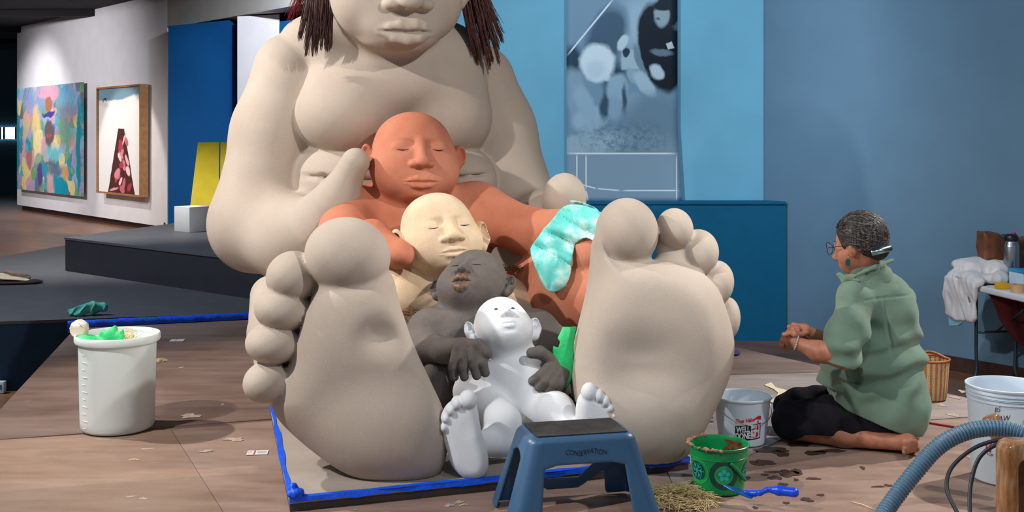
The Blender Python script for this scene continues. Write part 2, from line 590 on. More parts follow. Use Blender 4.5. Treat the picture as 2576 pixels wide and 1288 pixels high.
def head(F, H, nose=1.0, lips=1.0, ear=1.0, cheek=1.0, eyes='closed', k=0.05, jaw=1.0, ear_z=-0.08, mouth_open=0.0, eye_x=0.36,
         mouth_w=1.0, low=(.82, .70, -.26), jawr=(.56, .36, -.62), chin=(.26, .13, -.88), ez=-0.03, mz=-0.72, crown=1.0, brow=0.0, lidr=1.0, smile=0.0, lidw=.12):
    """sculpted head: skull, full cheeks, soft lids, nose, lips, chin and ears"""
    s = H.s; R = H.R; w = H.wx
    def E(x, y, z, a, b, c, kk=0.06, mode='u', Rl=None):
        F.ell(H.p(x, y, z), (a * s * w, b * s, c * s), R if Rl is None else R @ Rl, kk * s, mode)
    E(0, -0.12, 0.20, .80 * crown, .86, .80, k / s)
    E(0, 0.04, low[2], low[0] * jaw, .74, low[1], .30)
    E(0, 0.14, jawr[2], jawr[0] * jaw, .56, jawr[1], .30)
    for sx in (-1, 1):
        E(sx * .40, .36, -.42, .34 * cheek, .30 * cheek, .34 * cheek, .30)
    E(0, .42, chin[2], chin[0], .24, chin[1], .25)                                     # chin
    E(0, .60, -.66, .34, .16, .22, .25)                                     # muzzle
    # shallow sockets and soft lids
    for sx in (-1, 1):
        c = H.front(F, sx * eye_x * .9, ez + .07, .03)
        F.ell(c, (.20 * s * w, .055 * s, .075 * s), R, .12 * s, 's')
        if brow:
            F.ell(H.front(F, sx * eye_x, ez + .22, -.05), (.24 * s * w, .08 * s * brow, .06 * s), R, .10 * s)
        F.ell(H.front(F, sx * eye_x, ez, -.075), (.19 * s * w * lidr, .105 * s, .115 * s * lidr), R, .07 * s)
    # nose
    nb = ez - .40
    base = H.front(F, 0, nb)
    yb = float((base - H.c) @ R[:, 1]) / s
    F.cone(H.front(F, 0, ez + .12, -.05), H.p(0, yb + .10, nb + .10), .075 * s, .115 * s * nose, .10 * s)
    E(0, yb + .13, nb + .055, .125 * nose / w, .12, .10, .07)
    for sx in (-1, 1):
        E(sx * .165 * nose / w, yb + .03, nb + .025, .090 * nose / w, .115, .080, .05)
        E(sx * .085 * nose / w, yb + .14, nb - .045, .042 / w, .06, .030, .02, 's')
    # lips
    mw = .34 * mouth_w
    up = [(-mw, smile), (-mw * .62, .045), (-mw * .28, .078), (0, .060), (mw * .28, .078), (mw * .62, .045), (mw, smile)]
    lo = [(-mw * .9, -.01 + smile), (-mw * .45, -.070), (0, -.090), (mw * .45, -.070), (mw * .9, -.01 + smile)]
    ptsU = [H.front(F, x, mz + z * lips + mouth_open, -.012) for x, z in up]
    ptsL = [H.front(F, x, mz + z * lips - mouth_open, -.020) for x, z in lo]
    H.lip_u, H.lip_l = ptsU, ptsL
    F.chain(ptsU, [v * s * lips for v in (.020, .050, .062, .056, .062, .050, .020)], .05 * s, .02 * s)
    F.chain(ptsL, [v * s * lips for v in (.022, .066, .082, .066, .022)], .03 * s, .02 * s)
    gz = [(-mw * 1.06, smile), (-mw * .5, .006), (0, -.008), (mw * .5, .006), (mw * 1.06, smile)]
    ptsG = [H.front(F, x, mz + z, -.002) for x, z in gz]
    g = mouth_open
    F.chain(ptsG, [(.012 + .1 * g) * s, (.020 + .8 * g) * s, (.022 + 1.2 * g) * s, (.020 + .8 * g) * s, (.012 + .1 * g) * s], .03 * s, .01 * s, 's')
    c = H.front(F, 0, mz - .20, .03)
    F.ell(c, (.20 * s, .05 * s, .035 * s), R, .09 * s, 's')
    # ears
    for sx in (-1, 1):
        Re = np.array(Matrix.Rotation(math.radians(sx * -32), 3, 'Z') @ Matrix.Rotation(math.radians(10), 3, 'X'))
        x0 = (.83 + .03 * (ear - 1) / .3) * max(crown, jaw)
        E(sx * (x0 + .03), -.06, ear_z, .11 * ear / w, .20 * ear, .25 * ear, .05, 'u', Re)
        E(sx * (x0 - .02), -.01, ear_z - .22 * ear, .10 * ear / w, .11 * ear, .11 * ear, .04, 'u', Re)
        E(sx * (x0 + .07 * ear), .07, ear_z + .02, .075 * ear / w, .11 * ear, .15 * ear, .04, 's', Re)
    H.lids = []
    for sx in (-1, 1):
        xs = np.linspace(eye_x - lidw, eye_x + lidw, 7)
        if eyes == 'closed':
            pts = [H.front(F, sx * x, ez - .045 - .022 * (1 - ((x - eye_x) / lidw) ** 2), .004) for x in xs]
            H.lids.append(np.array(pts))
            F.chain([pts[0], pts[3], pts[6]], [.006 * s, .013 * s, .006 * s], .012 * s, .004 * s, 's')
        elif eyes == 'open':
            c = H.front(F, sx * eye_x, ez, .0)
            H.lids.append(c)
            F.ell(c, (.105 * s, .07 * s, .052 * s), R, .02 * s, 's')
# ---------------------------------------------------------------- the setting
FLOOR_Z = -0.45

def m_wall(name, rgb, rough=0.9):
    return plain(name, rgb, rough, var=0.02, scale=3.0, bump=0.05, bscale=90, spec=0.2)
MAT_WHITE = m_wall('white_wall_paint', (226, 222, 222))
MAT_GREYBLUE = m_wall('grey_blue_wall_paint', (104, 136, 160))
MAT_SKY = m_wall('light_blue_wall_paint', (120, 186, 214))
MAT_TEAL = plain('teal_plinth_paint', (0, 96, 134), 0.7, var=0.02, spec=0.3)
MAT_NAVY = plain('dark_navy_paint', (30, 56, 82), 0.75, var=0.04, spec=0.3)
MAT_ROYAL = plain('royal_blue_paint', (0, 84, 148), 0.75, var=0.02, spec=0.3)
MAT_BLACK = plain('black_ceiling_paint', (18, 17, 20), 0.9, var=0.1)
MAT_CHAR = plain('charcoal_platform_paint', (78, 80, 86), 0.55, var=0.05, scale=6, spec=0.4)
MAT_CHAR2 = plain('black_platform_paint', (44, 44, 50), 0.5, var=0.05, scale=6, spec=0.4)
MAT_BASEB = plain('dark_wood_baseboard', (62, 38, 30), 0.5, var=0.15, scale=20)

def wood_floor():
    t = NT('oak_strip_floor')
    co = t.coord('Object', (1, 1, 1))
    mp = t.n('ShaderNodeMapping'); mp.inputs['Rotation'].default_value = (0, 0, math.radians(38))
    t.l(co, mp.inputs[0])
    br = t.n('ShaderNodeTexBrick')
    br.inputs['Scale'].default_value = 1.0
    br.inputs['Brick Width'].default_value = 1.6
    br.inputs['Row Height'].default_value = 0.085
    br.inputs['Mortar Size'].default_value = 0.002
    br.inputs['Color1'].default_value = lin((150, 104, 74))
    br.inputs['Color2'].default_value = lin((128, 84, 58))
    br.inputs['Mortar'].default_value = lin((70, 44, 32))
    t.l(mp.outputs[0], br.inputs['Vector'])
    g = t.noise(t.coord('Object', (2, 30, 1)), 4, 4)
    t.color(t.mix(0.3, br.outputs['Color'], t.ramp(g, [(0.3, (0.5, 0.5, 0.5, 1)), (0.7, (1, 1, 1, 1))]), 'MULTIPLY'))
    t.set(Roughness=0.32)
    return t.m
MAT_WOOD = wood_floor()

# lower gallery floor
o = prism('floor', [(-30, -6), (14, -6), (14, 45), (-30, 45)], FLOOR_Z - 0.1, FLOOR_Z, MAT_WOOD)
tag(o, 'glossy brown oak strip floor of the gallery', 'floor', kind='structure')

# ceiling with beams and track
o = prism('ceiling', [(-30, 3.0), (14, 3.0), (14, 45), (-30, 45)], 3.95, 4.05, MAT_BLACK)
tag(o, 'black painted open ceiling with dark beams', 'ceiling', kind='structure')
for k, yy in enumerate((13, 16.5, 20, 23.5, 27, 30.5)):
    box('beam', (-9, yy, 3.9), (26, 0.14, 0.18), MAT_BLACK, o, rz=math.radians(-4))
for xx in (-15.5, -4.2):
    b = box('lighting_track', (xx, 20, 3.78), (0.05, 16, 0.05), MAT_CHAR2, o, rz=math.radians(38))

# gallery axis (both long walls run along it)
AX = np.array([-math.sin(math.radians(38.5)), math.cos(math.radians(38.5))])
NX = np.array([AX[1], -AX[0]])          # to the right of the axis

def wall_strip(name, p, q, z0, z1, thick, mat, side=1, parent=None):
    """upright slab from p to q (x, y); thickness goes to the side"""
    p = np.asarray(p[:2], float); q = np.asarray(q[:2], float)
    d = (q - p) / np.linalg.norm(q - p); n = np.array([d[1], -d[0]]) * side
    return prism(name, [p, q, q + n * thick, p + n * thick], z0, z1, mat, parent)

# left wall with a recessed toe space
zb = FLOOR_Z + 0.12
pl = W(43, 515, (CAM_Z - zb) * FPX / 175)[:2]
pr = W(420, 572, (CAM_Z - zb) * FPX / 232)[:2]
dl = (pr - pl) / np.linalg.norm(pr - pl)
nl = np.array([-dl[1], dl[0]])
o = wall_strip('wall_left', pl, pr + dl * 0.02, zb, 3.95, 0.35, MAT_WHITE, side=-1)
tag(o, 'long white exhibition wall carrying two paintings', 'wall', kind='structure')
wall_strip('toe_recess', pl + nl * 0.12, pr + nl * 0.12, FLOOR_Z, zb, 0.15, MAT_BASEB, side=-1, parent=o)
# wall plane helper for things hung on the left wall
def on_left_wall(x, y, off=0.0):
    """photo pixel -> point on the left wall face"""
    d = np.array([(x - CX) / FPX, 1.0, -(y - CY) / FPX])
    n = np.array([nl[0], nl[1], 0]); p0 = np.array([pl[0], pl[1], 0]) - n * off
    t = (n @ (p0 - np.array([0, 0, CAM_Z]))) / (n @ d)
    return np.array([0, 0, CAM_Z]) + d * t

# upper white wall and header above the blue panel
bpn = W(423, 300, 20.2); bpf = W(577, 300, 20.2)
o = wall_strip('wall_upper', pr + dl * 0.02, pr + dl * 7.0, 3.30, 3.95, 0.35, m_wall('grey_header_paint', (178, 174, 166)), side=-1)
tag(o, 'grey bulkhead running on above the blue panel', 'wall', kind='structure')
a = W(380, 300, 23.5); b = W(1250, 300, 16.8)
o = wall_strip('wall_recess', a[:2], b[:2], FLOOR_Z, 3.95, 0.2, MAT_WHITE, side=-1)
tag(o, 'white lit wall at the back of the recess', 'wall', kind='structure')
# royal blue panel, a shallow box facing the camera
p0, p1, p2 = W(423, 300, 19.9), W(577, 300, 18.9), W(596, 300, 19.2)
o = prism('partition', [p0[:2], p1[:2], p2[:2], W(452, 300, 20.8)[:2]], FLOOR_Z, CAM_Z + (CY - 64) * 19.8 / FPX, MAT_ROYAL)
tag(o, 'tall royal blue partition panel beside the white wall', 'partition')
p0, p1 = W(597, 300, 18.4), W(703, 300, 18.1)
o = prism('white_column', [p0[:2], p1[:2], W(705, 300, 19.0)[:2], W(612, 300, 19.3)[:2]], FLOOR_Z, CAM_Z + (CY - 38) * 18.2 / FPX, MAT_WHITE)
tag(o, 'white square column between two blue panels', 'column', kind='structure')
p0, p1 = W(703, 300, 17.9), W(900, 300, 16.6)
o = prism('partition', [p0[:2], p1[:2], W(905, 300, 17.2)[:2], W(712, 300, 18.5)[:2]], FLOOR_Z, CAM_Z + (CY - 54) * 17.9 / FPX, MAT_ROYAL)
tag(o, 'royal blue panel behind the big figure, mostly hidden by its shoulder', 'partition')

# far wall with a strip window
o = wall_strip('wall_far', W(-700, 300, 34)[:2], W(900, 300, 34)[:2], FLOOR_Z, 4.0, 0.3, m_wall('slate_blue_wall_paint', (70, 100, 118)), side=-1)
tag(o, 'slate blue far wall at the end of the gallery', 'wall', kind='structure')
def m_emit(name, rgb, s):
    t = NT(name)
    g = t.noise(t.coord('Object'), 3.0, 3)
    t.l(t.ramp(g, [(0.35, lin(rgb)), (0.62, (0.9, 0.97, 1, 1)), (0.75, lin((150, 190, 140)))]), t.b.inputs['Emission Color'])
    t.b.inputs['Emission Strength'].default_value = s
    return t.m
wz0, wz1 = CAM_Z - (350 - CY) * 33.9 / FPX, CAM_Z - (320 - CY) * 33.9 / FPX
wx0, wx1 = W(-60, 300, 33.9)[0], W(60, 300, 33.9)[0]
o = box('window_1', ((wx0 + wx1) / 2, 33.96, (wz0 + wz1) / 2), (wx1 - wx0, 0.04, wz1 - wz0), m_emit('daylight_outside', (110, 190, 240), 2.2))
tag(o, 'narrow strip window glowing with daylight in the far wall', 'window', kind='structure')
for xm in (0.17, 0.5, 0.83, 0.58):
    box('mullion', (wx0 + (wx1 - wx0) * xm, 33.92, (wz0 + wz1) / 2), (0.045, 0.05, wz1 - wz0), MAT_NAVY, o)

# right wall along the axis, with baseboard
q0 = G(1980, 857, FLOOR_Z)[:2]; q1 = G(2386, 930, FLOOR_Z)[:2]
dr = (q1 - q0) / np.linalg.norm(q1 - q0)
nr = np.array([-dr[1], dr[0]])           # behind the wall face
o = wall_strip('wall_right', q0 - dr * 6.0, q1 + dr * 7.0, FLOOR_Z, 3.95, 0.3, MAT_GREYBLUE, side=-1)
tag(o, 'grey blue side wall behind the kneeling person', 'wall', kind='structure')
o = wall_strip('baseboard_right', q0 - dr * 6.0 - nr * 0.02, q1 + dr * 7.0 - nr * 0.02, FLOOR_Z, FLOOR_Z + 0.11, 0.02, MAT_BASEB, side=-1)
tag(o, 'dark wooden baseboard along the grey blue wall', 'baseboard', kind='structure')

# light blue wall panel with the teal plinth in front of it
def wall_x(y): return q0[0] + (q0[1] - y) * dr[0] / -dr[1]      # x of the right wall face at depth y
xs0, xs1 = W(930, 0, 10.12)[0], W(1937, 0, 10.12)[0]
o = prism('wall_back', [(xs0, 10.12), (min(xs1, wall_x(10.12) - .01), 10.12), (wall_x(10.42) - .01, 10.42), (xs0, 10.42)], FLOOR_Z, 3.94, MAT_SKY)
tag(o, 'light blue standing wall behind the clay figures', 'wall', kind='structure')
xp0, xp1 = W(930, 0, 9.9)[0], W(1978, 0, 9.9)[0]
zt = CAM_Z - (507 - CY) * 9.9 / FPX
o = empty('plinth', (0.6, 10.0, FLOOR_Z))
tag(o, 'long teal plinth below the light blue wall', 'plinth')
pq = [(xp0, 9.9), (min(xp1, wall_x(9.9) - .015), 9.9), (wall_x(10.11) - .015, 10.11), (xp0, 10.11)]
prism('plinth_body', [(x - .6, y - 10.0) for x, y in pq], 0, zt - FLOOR_Z - .027, MAT_TEAL, o)
prism('plinth_top', [(x - .6, y - 10.0 - (.012 if y < 10 else 0)) for x, y in pq], zt - FLOOR_Z - .025, zt - FLOOR_Z, MAT_TEAL, o)

# ---------------------------------------------------------------- platforms
# charcoal platform on the left, its top level with the covered platform
PZ = 0.045      # the charcoal platform stands a little higher than the covered one
pfB = G(0, 809, PZ); pfC = G(615, 788, PZ)
o = empty('platform', (-5.0, 10.5, FLOOR_Z))
tag(o, 'low charcoal exhibition platform left of the figures', 'platform', kind='structure')
poly = [(-7.5, 7.6), tuple(pfB[:2]), tuple(pfC[:2]), (1.2, 8.9), (1.0, 13.5), tuple(G(160, 618, PZ)[:2]), tuple(G(0, 646, PZ)[:2]), (-7.5, 12.0)]
poly = [(p[0] + 5.0, p[1] - 10.5) for p in poly]
prism('platform_top', poly, 0.45 + PZ - 0.022, 0.45 + PZ, MAT_CHAR, o)
cx = sum(p[0] for p in poly) / len(poly); cy = sum(p[1] for p in poly) / len(poly)
inn = [(cx + (p[0] - cx) * 0.997, cy + (p[1] - cy) * 0.994) for p in poly]
prism('platform_side', inn, 0.0, 0.45 + PZ - 0.022, MAT_NAVY, o)
# raised black platform on top of it
u0 = G(162, 681, PZ); u1 = G(618, 751, PZ)
ud = (u1 - u0)[:2] / np.linalg.norm((u1 - u0)[:2])
upl = [u0[:2], u0[:2] + ud * 4.6, u0[:2] + ud * 4.6 + np.array([1.6, 2.6]), W(560, 545, 14.4)[:2], W(428, 573, 12.6)[:2]]
o = empty('platform_raised', (u0[0], u0[1], PZ))
tag(o, 'raised black platform step standing on the charcoal platform', 'platform', kind='structure')
pp = [(p[0] - u0[0], p[1] - u0[1]) for p in upl]
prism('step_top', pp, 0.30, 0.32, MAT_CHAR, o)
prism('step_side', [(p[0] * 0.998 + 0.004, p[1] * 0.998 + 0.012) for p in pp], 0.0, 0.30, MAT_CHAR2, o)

# covered platform the figures sit on: brown protection board over a dark frame
e0 = G(193, 822); e1 = G(0, 1125)
ed = (e1 - e0)[:2] / np.linalg.norm((e1 - e0)[:2])
r0 = G(1835, 870); r1 = G(2430, 1000)
rd = (r1 - r0)[:2] / np.linalg.norm((r1 - r0)[:2])
back = G(615, 800)
CP = [e0[:2], e0[:2] + ed * 8.2, (5.2, -0.3), r0[:2] + rd * 5.2, r0[:2], (0.6, 8.6), (back[0], back[1] - 0.02)]

def brown_board(name, base, light, grey):
    t = NT(name)
    co = t.coord('Object')
    st = t.coord('Object', (0.55, 2.6, 1))
    n1 = t.noise(st, 3.2, 6, 0.62)
    n2 = t.noise(co, 1.1, 4, 0.6)
    n3 = t.noise(co, 260, 2, 0.5)
    c = t.ramp(n1, [(0.3, lin(base)), (0.72, lin(light))])
    c = t.mix(t.ramp(n2, [(0.45, (0, 0, 0, 1)), (0.75, (0.55, 0.55, 0.55, 1))]), c, lin(grey))
    c = t.mix(0.3, c, t.ramp(n3, [(0.3, (0.6, 0.6, 0.6, 1)), (0.65, (1, 1, 1, 1))]), 'MULTIPLY')
    # dried slip smears
    sm = t.noise(t.coord('Object', (1.0, 2.4, 1)), 5.5, 5, 0.7)
    c = t.mix(t.ramp(sm, [(0.66, (0, 0, 0, 1)), (0.74, (0.5, 0.5, 0.5, 1))]), c, lin((196, 180, 168)))
    t.color(c)
    t.set(Roughness=0.62)
    t.b.inputs['Specular IOR Level'].default_value = 0.3
    t.bump(n3, 0.15, 0.003)
    return t.m
MAT_BOARD = brown_board('brown_protection_board', (98, 77, 68), (136, 112, 101), (148, 130, 121))
MAT_BOARD2 = brown_board('worn_protection_board', (126, 100, 88), (168, 142, 128), (178, 158, 147))
MAT_BOARD3 = brown_board('tan_protection_board', (126, 100, 84), (160, 134, 116), (168, 148, 134))
MAT_BOARD4 = brown_board('grey_dusty_board', (128, 116, 112), (168, 156, 152), (186, 176, 172))

o = empty('floor_platform', (0.4, 4.0, FLOOR_Z))
tag(o, 'platform under the clay figures covered in brown protection boards', 'platform', kind='structure')
prism('platform_frame', [(p[0] - 0.4, p[1] - 4.0) for p in CP], 0.0, 0.445, MAT_BOARD, o)
def board(pts, z, mat, lab=None):
    b = prism('protection_board', [(p[0] - 0.4, p[1] - 4.0) for p in pts], 0.4452, 0.45 + z, mat, o)
    return b
def on_edge(t): return e0[:2] + ed * t
# back left, front left, front middle, front right, dusty right, rear right
sA = G(0, 1105); sB = G(700, 1052)
seam = (sB - sA)[:2] / np.linalg.norm((sB - sA)[:2])
sE = sA[:2]
s_mid = G(430, 1080); s_mid2 = G(560, 1288)
board([e0[:2], sE - seam * 0.12, sB[:2] + seam * 0.9, (0.6, 6.2), (0.6, 8.6), (back[0], back[1] - 0.02)], 0.0, MAT_BOARD)
board([sE - seam * 0.10 - np.array([0, .006]), on_edge(8.2), (0.2, 0.0), s_mid2[:2], s_mid[:2] + np.array([0, -.004])], 0.001, MAT_BOARD3)
board([s_mid[:2] + np.array([.004, -.004]), s_mid2[:2] + np.array([.004, 0]), (0.21, 0.0), (1.3, 0.0), (0.62, 4.3), (0.61, 6.19), sB[:2] + seam * 0.9 - np.array([0, .008])], 0.0, MAT_BOARD2)
board([(1.31, 0.0), (5.2, -0.3), r0[:2] + rd * 5.2, r0[:2] + rd * 2.1, (1.35, 5.2), (0.63, 4.3)], 0.0005, MAT_BOARD2)
board([(0.625, 4.32), (1.34, 5.21), r0[:2] + rd * 2.08, r0[:2] + rd * 0.95, (0.62, 6.3)], 0.0, MAT_BOARD4)
board([(0.615, 6.31), r0[:2] + rd * 0.94, r0[:2], (0.61, 8.59)], 0.0, MAT_BOARD)
# ---------------------------------------------------------------- the nested clay figures
def px(r, D): return r * D / FPX
def BALL(F, x, y, D, r, k=0.03, mode='u'): F.ell(W(x, y, D), (px(r, D),) * 3, None, k, mode)
def ELL(F, x, y, D, rx, ry, rd, roll=0.0, yaw=0.0, pitch=0.0, k=0.03, mode='u'):
    F.ell(W(x, y, D), (px(rx, D), rd, px(ry, D)), rot(yaw, pitch, roll), k, mode)
def CONE(F, a, b, k=0.03, mode='u'):
    F.cone(W(*a[:3]), W(*b[:3]), px(a[3], a[2]), px(b[3], b[2]), k, mode)
def CHAIN(F, L, k=0.03, kin=0.03, mode='u'):
    F.chain([W(*a[:3]) for a in L], [px(a[3], a[2]) for a in L], k, kin, mode)
def plane_poly(pts, c, R):
    """photo outline -> local x, z of a tilted plane through c"""
    out = []
    cam0 = np.array([0, 0, CAM_Z]); n = R[:, 1]
    for x, y in pts:
        d = np.array([(x - CX) / FPX, 1.0, -(y - CY) / FPX])
        t = (n @ (c - cam0)) / (n @ d)
        q = (cam0 + d * t - c) @ R
        out.append((q[0], q[2]))
    return out
def smooth_poly(pts, n=4):
    P = [np.array(p, float) for p in pts]; m = len(P); out = []
    for i in range(m):
        a, b, c, d = P[i - 1], P[i], P[(i + 1) % m], P[(i + 2) % m]
        for k in range(n):
            t = k / n
            out.append(0.5 * (2 * b + (c - a) * t + (2 * a - 5 * b + 4 * c - d) * t * t + (3 * b - a - 3 * c + d) * t ** 3))
    return out
def FOOT(F, pts, cxy, D, half, rnd, pitch=-10, yaw=0, k=0.05):
    c = W(cxy[0], cxy[1], D); R = rot(yaw, pitch, 0)
    F.slab(c, R, plane_poly(smooth_poly(pts, 3), c, R), half, rnd, k)

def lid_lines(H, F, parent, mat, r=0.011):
    """thin dark tubes laid in the lid grooves, their colour standing in for shade"""
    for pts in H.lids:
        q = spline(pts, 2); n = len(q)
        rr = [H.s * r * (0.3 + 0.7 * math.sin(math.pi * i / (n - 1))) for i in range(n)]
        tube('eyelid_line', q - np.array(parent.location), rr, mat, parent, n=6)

MAT_CLAY = clay('buff_clay', (190, 177, 164), (176, 161, 148), fine=420, blotch=1.6, bump=.25, sparkle=0.35)
MAT_RED = clay('terracotta_clay', (206, 136, 110), (188, 112, 84), fine=230, blotch=3)
MAT_CREAM = clay('cream_clay', (232, 208, 178), (214, 184, 150), fine=200, blotch=5, bump=0.25)
MAT_GREY = clay('dark_grey_clay', (112, 104, 100), (90, 84, 80), fine=160, blotch=6, bump=0.35)
MAT_CHALK = clay('white_clay', (224, 226, 230), (212, 216, 220), fine=150, blotch=4, bump=0.12, grain=0.06)
MAT_LINE = plain('incised_shadow', (46, 34, 30), 0.9)  # dark colour in place of the shade inside the lid grooves

# base board under the figures
b0 = G(728, 1254, 0.05); b1 = G(1735, 1151, 0.05)
bu = (b1 - b0)[:2] / np.linalg.norm((b1 - b0)[:2]); bv = np.array([-bu[1], bu[0]])
bl_ = (G(690, 1070, 0.05) - b0)[:2]; bl_ /= np.linalg.norm(bl_)
BP = [b0[:2], b1[:2], b1[:2] + bl_ * 3.3, b0[:2] + bl_ * 3.3]

# ---- the large seated figure
F = Field()
# torso, shoulders, hips
ELL(F, 985, 360, 6.62, 255, 300, .42, yaw=17, k=0.0)
ELL(F, 985, 170, 6.55, 270, 130, .34, yaw=17, roll=4, k=0.12)
ELL(F, 1010, 690, 6.60, 330, 190, .60, yaw=17, k=0.15)
CONE(F, (985, 90, 6.45, 110), (995, 0, 6.35, 105), k=0.10)
ELL(F, 975, 118, 6.50, 262, 92, .34, yaw=17, roll=5, k=0.12)
ELL(F, 1000, 215, 6.34, 215, 95, .27, yaw=17, k=0.12)
# breasts and belly folds
ELL(F, 872, 288, 6.22, 128, 105, .27, yaw=10, k=0.10)
ELL(F, 1128, 298, 6.42, 108, 102, .25, yaw=24, k=0.10)
ELL(F, 868, 448, 6.32, 145, 100, .31, yaw=10, k=0.012)
ELL(F, 1142, 455, 6.45, 104, 96, .29, yaw=24, k=0.012)
ELL(F, 985, 470, 6.42, 200, 100, .34, yaw=17, k=0.06)
ELL(F, 838, 447, 6.03, 115, 3, .06, yaw=10, roll=3, k=0.03, mode='s')
ELL(F, 1165, 444, 6.18, 90, 3, .04, yaw=24, roll=-4, k=0.03, mode='s')
# arms
CHAIN(F, [(733, 178, 6.36, 95), (690, 330, 6.32, 99), (646, 545, 6.20, 111)], k=0.025, kin=0.1)
CHAIN(F, [(646, 575, 6.18, 112), (735, 600, 5.98, 102), (800, 575, 5.80, 80), (842, 520, 5.74, 56)], k=0.10, kin=0.08)
CONE(F, (842, 505, 5.74, 44), (894, 408, 5.70, 35), k=0.10)
CHAIN(F, [(1200, 205, 6.72, 96), (1240, 330, 6.70, 100), (1290, 505, 6.62, 106)], k=0.025, kin=0.1)
CHAIN(F, [(1290, 560, 6.62, 96), (1370, 560, 6.30, 74), (1420, 560, 6.05, 60)], k=0.08, kin=0.08)
ELL(F, 1420, 500, 5.98, 55, 64, .12, k=0.05)
# head
HM = HeadFrame(W(986, -70, 6.12), px(205, 6.12), yaw=20, pitch=5, roll=0, wx=1.04)
head(F, HM, nose=1.2, lips=1.0, ear=1.1, k=0.012, jaw=.97, mouth_w=.9, cheek=.9, mz=-.73, low=(.80, .66, -.18), jawr=(.50, .32, -.56), chin=(.32, .12, -.80))
# legs
CONE(F, (830, 730, 6.4, 130), (860, 870, 5.0, 125), k=0.08)
CONE(F, (690, 800, 5.9, 60), (720, 850, 5.0, 70), k=0.10)
CHAIN(F, [(682, 745, 5.75, 52), (680, 840, 5.35, 50), (700, 960, 4.95, 54)], k=0.06, kin=0.06)
CONE(F, (1400, 780, 6.3, 100), (1660, 880, 5.2, 140), k=0.08)
# left foot (viewer's left)
FL = [(690, 1005), (712, 940), (745, 890), (775, 810), (800, 720), (860, 690), (940, 680), (985, 690), (1002, 760), (1024, 830),
      (1048, 890), (1085, 965), (1112, 1035), (1124, 1105), (1110, 1180), (1055, 1212), (960, 1204), (880, 1182), (800, 1140), (735, 1085), (700, 1045)]
FOOT(F, FL, (905, 940), 4.46, .20, .155, pitch=-9, yaw=4, k=0.05)
ELL(F, 880, 860, 4.34, 110, 120, .08, k=0.12)
ELL(F, 965, 1080, 4.33, 120, 100, .13, k=0.12)
ELL(F, 962, 866, 4.08, 86, 60, .235, roll=-8, k=0.07, mode='s')
CONE(F, (700, 985, 4.50, 40), (770, 800, 4.56, 50), k=0.05)
CHAIN(F, [(712, 960, 4.46, 26), (738, 905, 4.46, 28), (765, 835, 4.48, 30), (792, 765, 4.50, 34)], k=0.02, kin=0.04)
ELL(F, 874, 644, 4.44, 108, 97, .185, roll=12, k=0.022)
ELL(F, 738, 697, 4.45, 67, 66, .15, k=0.010)
ELL(F, 711, 777, 4.42, 71, 58, .15, roll=14, k=0.006)
ELL(F, 687, 863, 4.38, 69, 53, .14, roll=6, k=0.006)
ELL(F, 671, 960, 4.35, 58, 52, .13, roll=-4, k=0.008)
# right foot
FR = [(1497, 600), (1520, 640), (1560, 655), (1620, 655), (1690, 662), (1745, 682), (1790, 725), (1818, 790), (1834, 860), (1826, 930),
      (1800, 1000), (1765, 1065), (1735, 1110), (1700, 1150), (1650, 1170), (1580, 1160), (1510, 1110), (1460, 1040), (1440, 950), (1452, 850), (1478, 740), (1490, 660)]
FOOT(F, FR, (1640, 900), 4.70, .21, .165, pitch=-9, yaw=8, k=0.05)
ELL(F, 1640, 830, 4.56, 120, 120, .08, k=0.14)
ELL(F, 1620, 1040, 4.54, 110, 95, .13, k=0.14)
ELL(F, 1640, 960, 4.14, 100, 60, .30, k=0.16, mode='s')
ELL(F, 1577, 585, 4.72, 79, 87, .17, k=0.03)
CONE(F, (1690, 620, 4.79, 38), (1690, 690, 4.74, 40), k=0.03)
ELL(F, 1697, 577, 4.78, 46, 53, .12, k=0.012)
ELL(F, 1755, 635, 4.80, 51, 58, .12, roll=10, k=0.012)
ELL(F, 1801, 712, 4.82, 43, 56, .12, roll=10, k=0.012)
ELL(F, 1829, 802, 4.84, 32, 54, .11, roll=6, k=0.012)
F.post.append(lambda P, d: np.maximum(d, 0.05 - P[:, 2]) + 0.0022 * vnoise(P, 9.0, 3))
root = empty('clay_figure', (b0 + b1)[:3] / 2 * np.array([1, 1, 0]) + np.array([bv[0] * .9, bv[1] * .9, 0.05]))
tag(root, 'huge buff clay seated figure with bare soles, holding the smaller figures', 'sculpture')
sculpt('body', F, 0.0112, MAT_CLAY, root, origin=root.location, relax=1)
FM = F
lid_lines(HM, F, root, MAT_LINE)

# ---- terracotta figure
F = Field()
ELL(F, 1050, 615, 6.02, 185, 135, .30, yaw=15, k=0)
CONE(F, (900, 540, 5.86, 72), (1200, 545, 6.02, 78), k=0.10)
CONE(F, (1040, 520, 5.95, 80), (1040, 470, 5.92, 70), k=0.05)
CHAIN(F, [(878, 535, 5.82, 72), (862, 610, 5.55, 66)], k=0.06)
CHAIN(F, [(862, 620, 5.55, 66), (935, 600, 5.40, 46), (1000, 640, 5.22, 34)], k=0.04)
ELL(F, 1005, 640, 5.20, 38, 30, .10, roll=22, k=0.04)
CHAIN(F, [(1195, 530, 6.02, 72), (1330, 583, 5.80, 56), (1440, 585, 5.60, 60)], k=0.06, kin=0.06)
CHAIN(F, [(1360, 720, 5.72, 78), (1430, 745, 5.50, 92), (1530, 760, 5.32, 100)], k=0.03, kin=0.06)
CONE(F, (1300, 715, 5.75, 34), (1400, 690, 5.60, 60), k=0.08)
ELL(F, 1450, 805, 5.42, 90, 60, .15, k=0.06)
ELL(F, 1484, 640, 5.36, 44, 54, .12, k=0.025)
CONE(F, (1495, 690, 5.36, 60), (1490, 640, 5.36, 40), k=0.03)
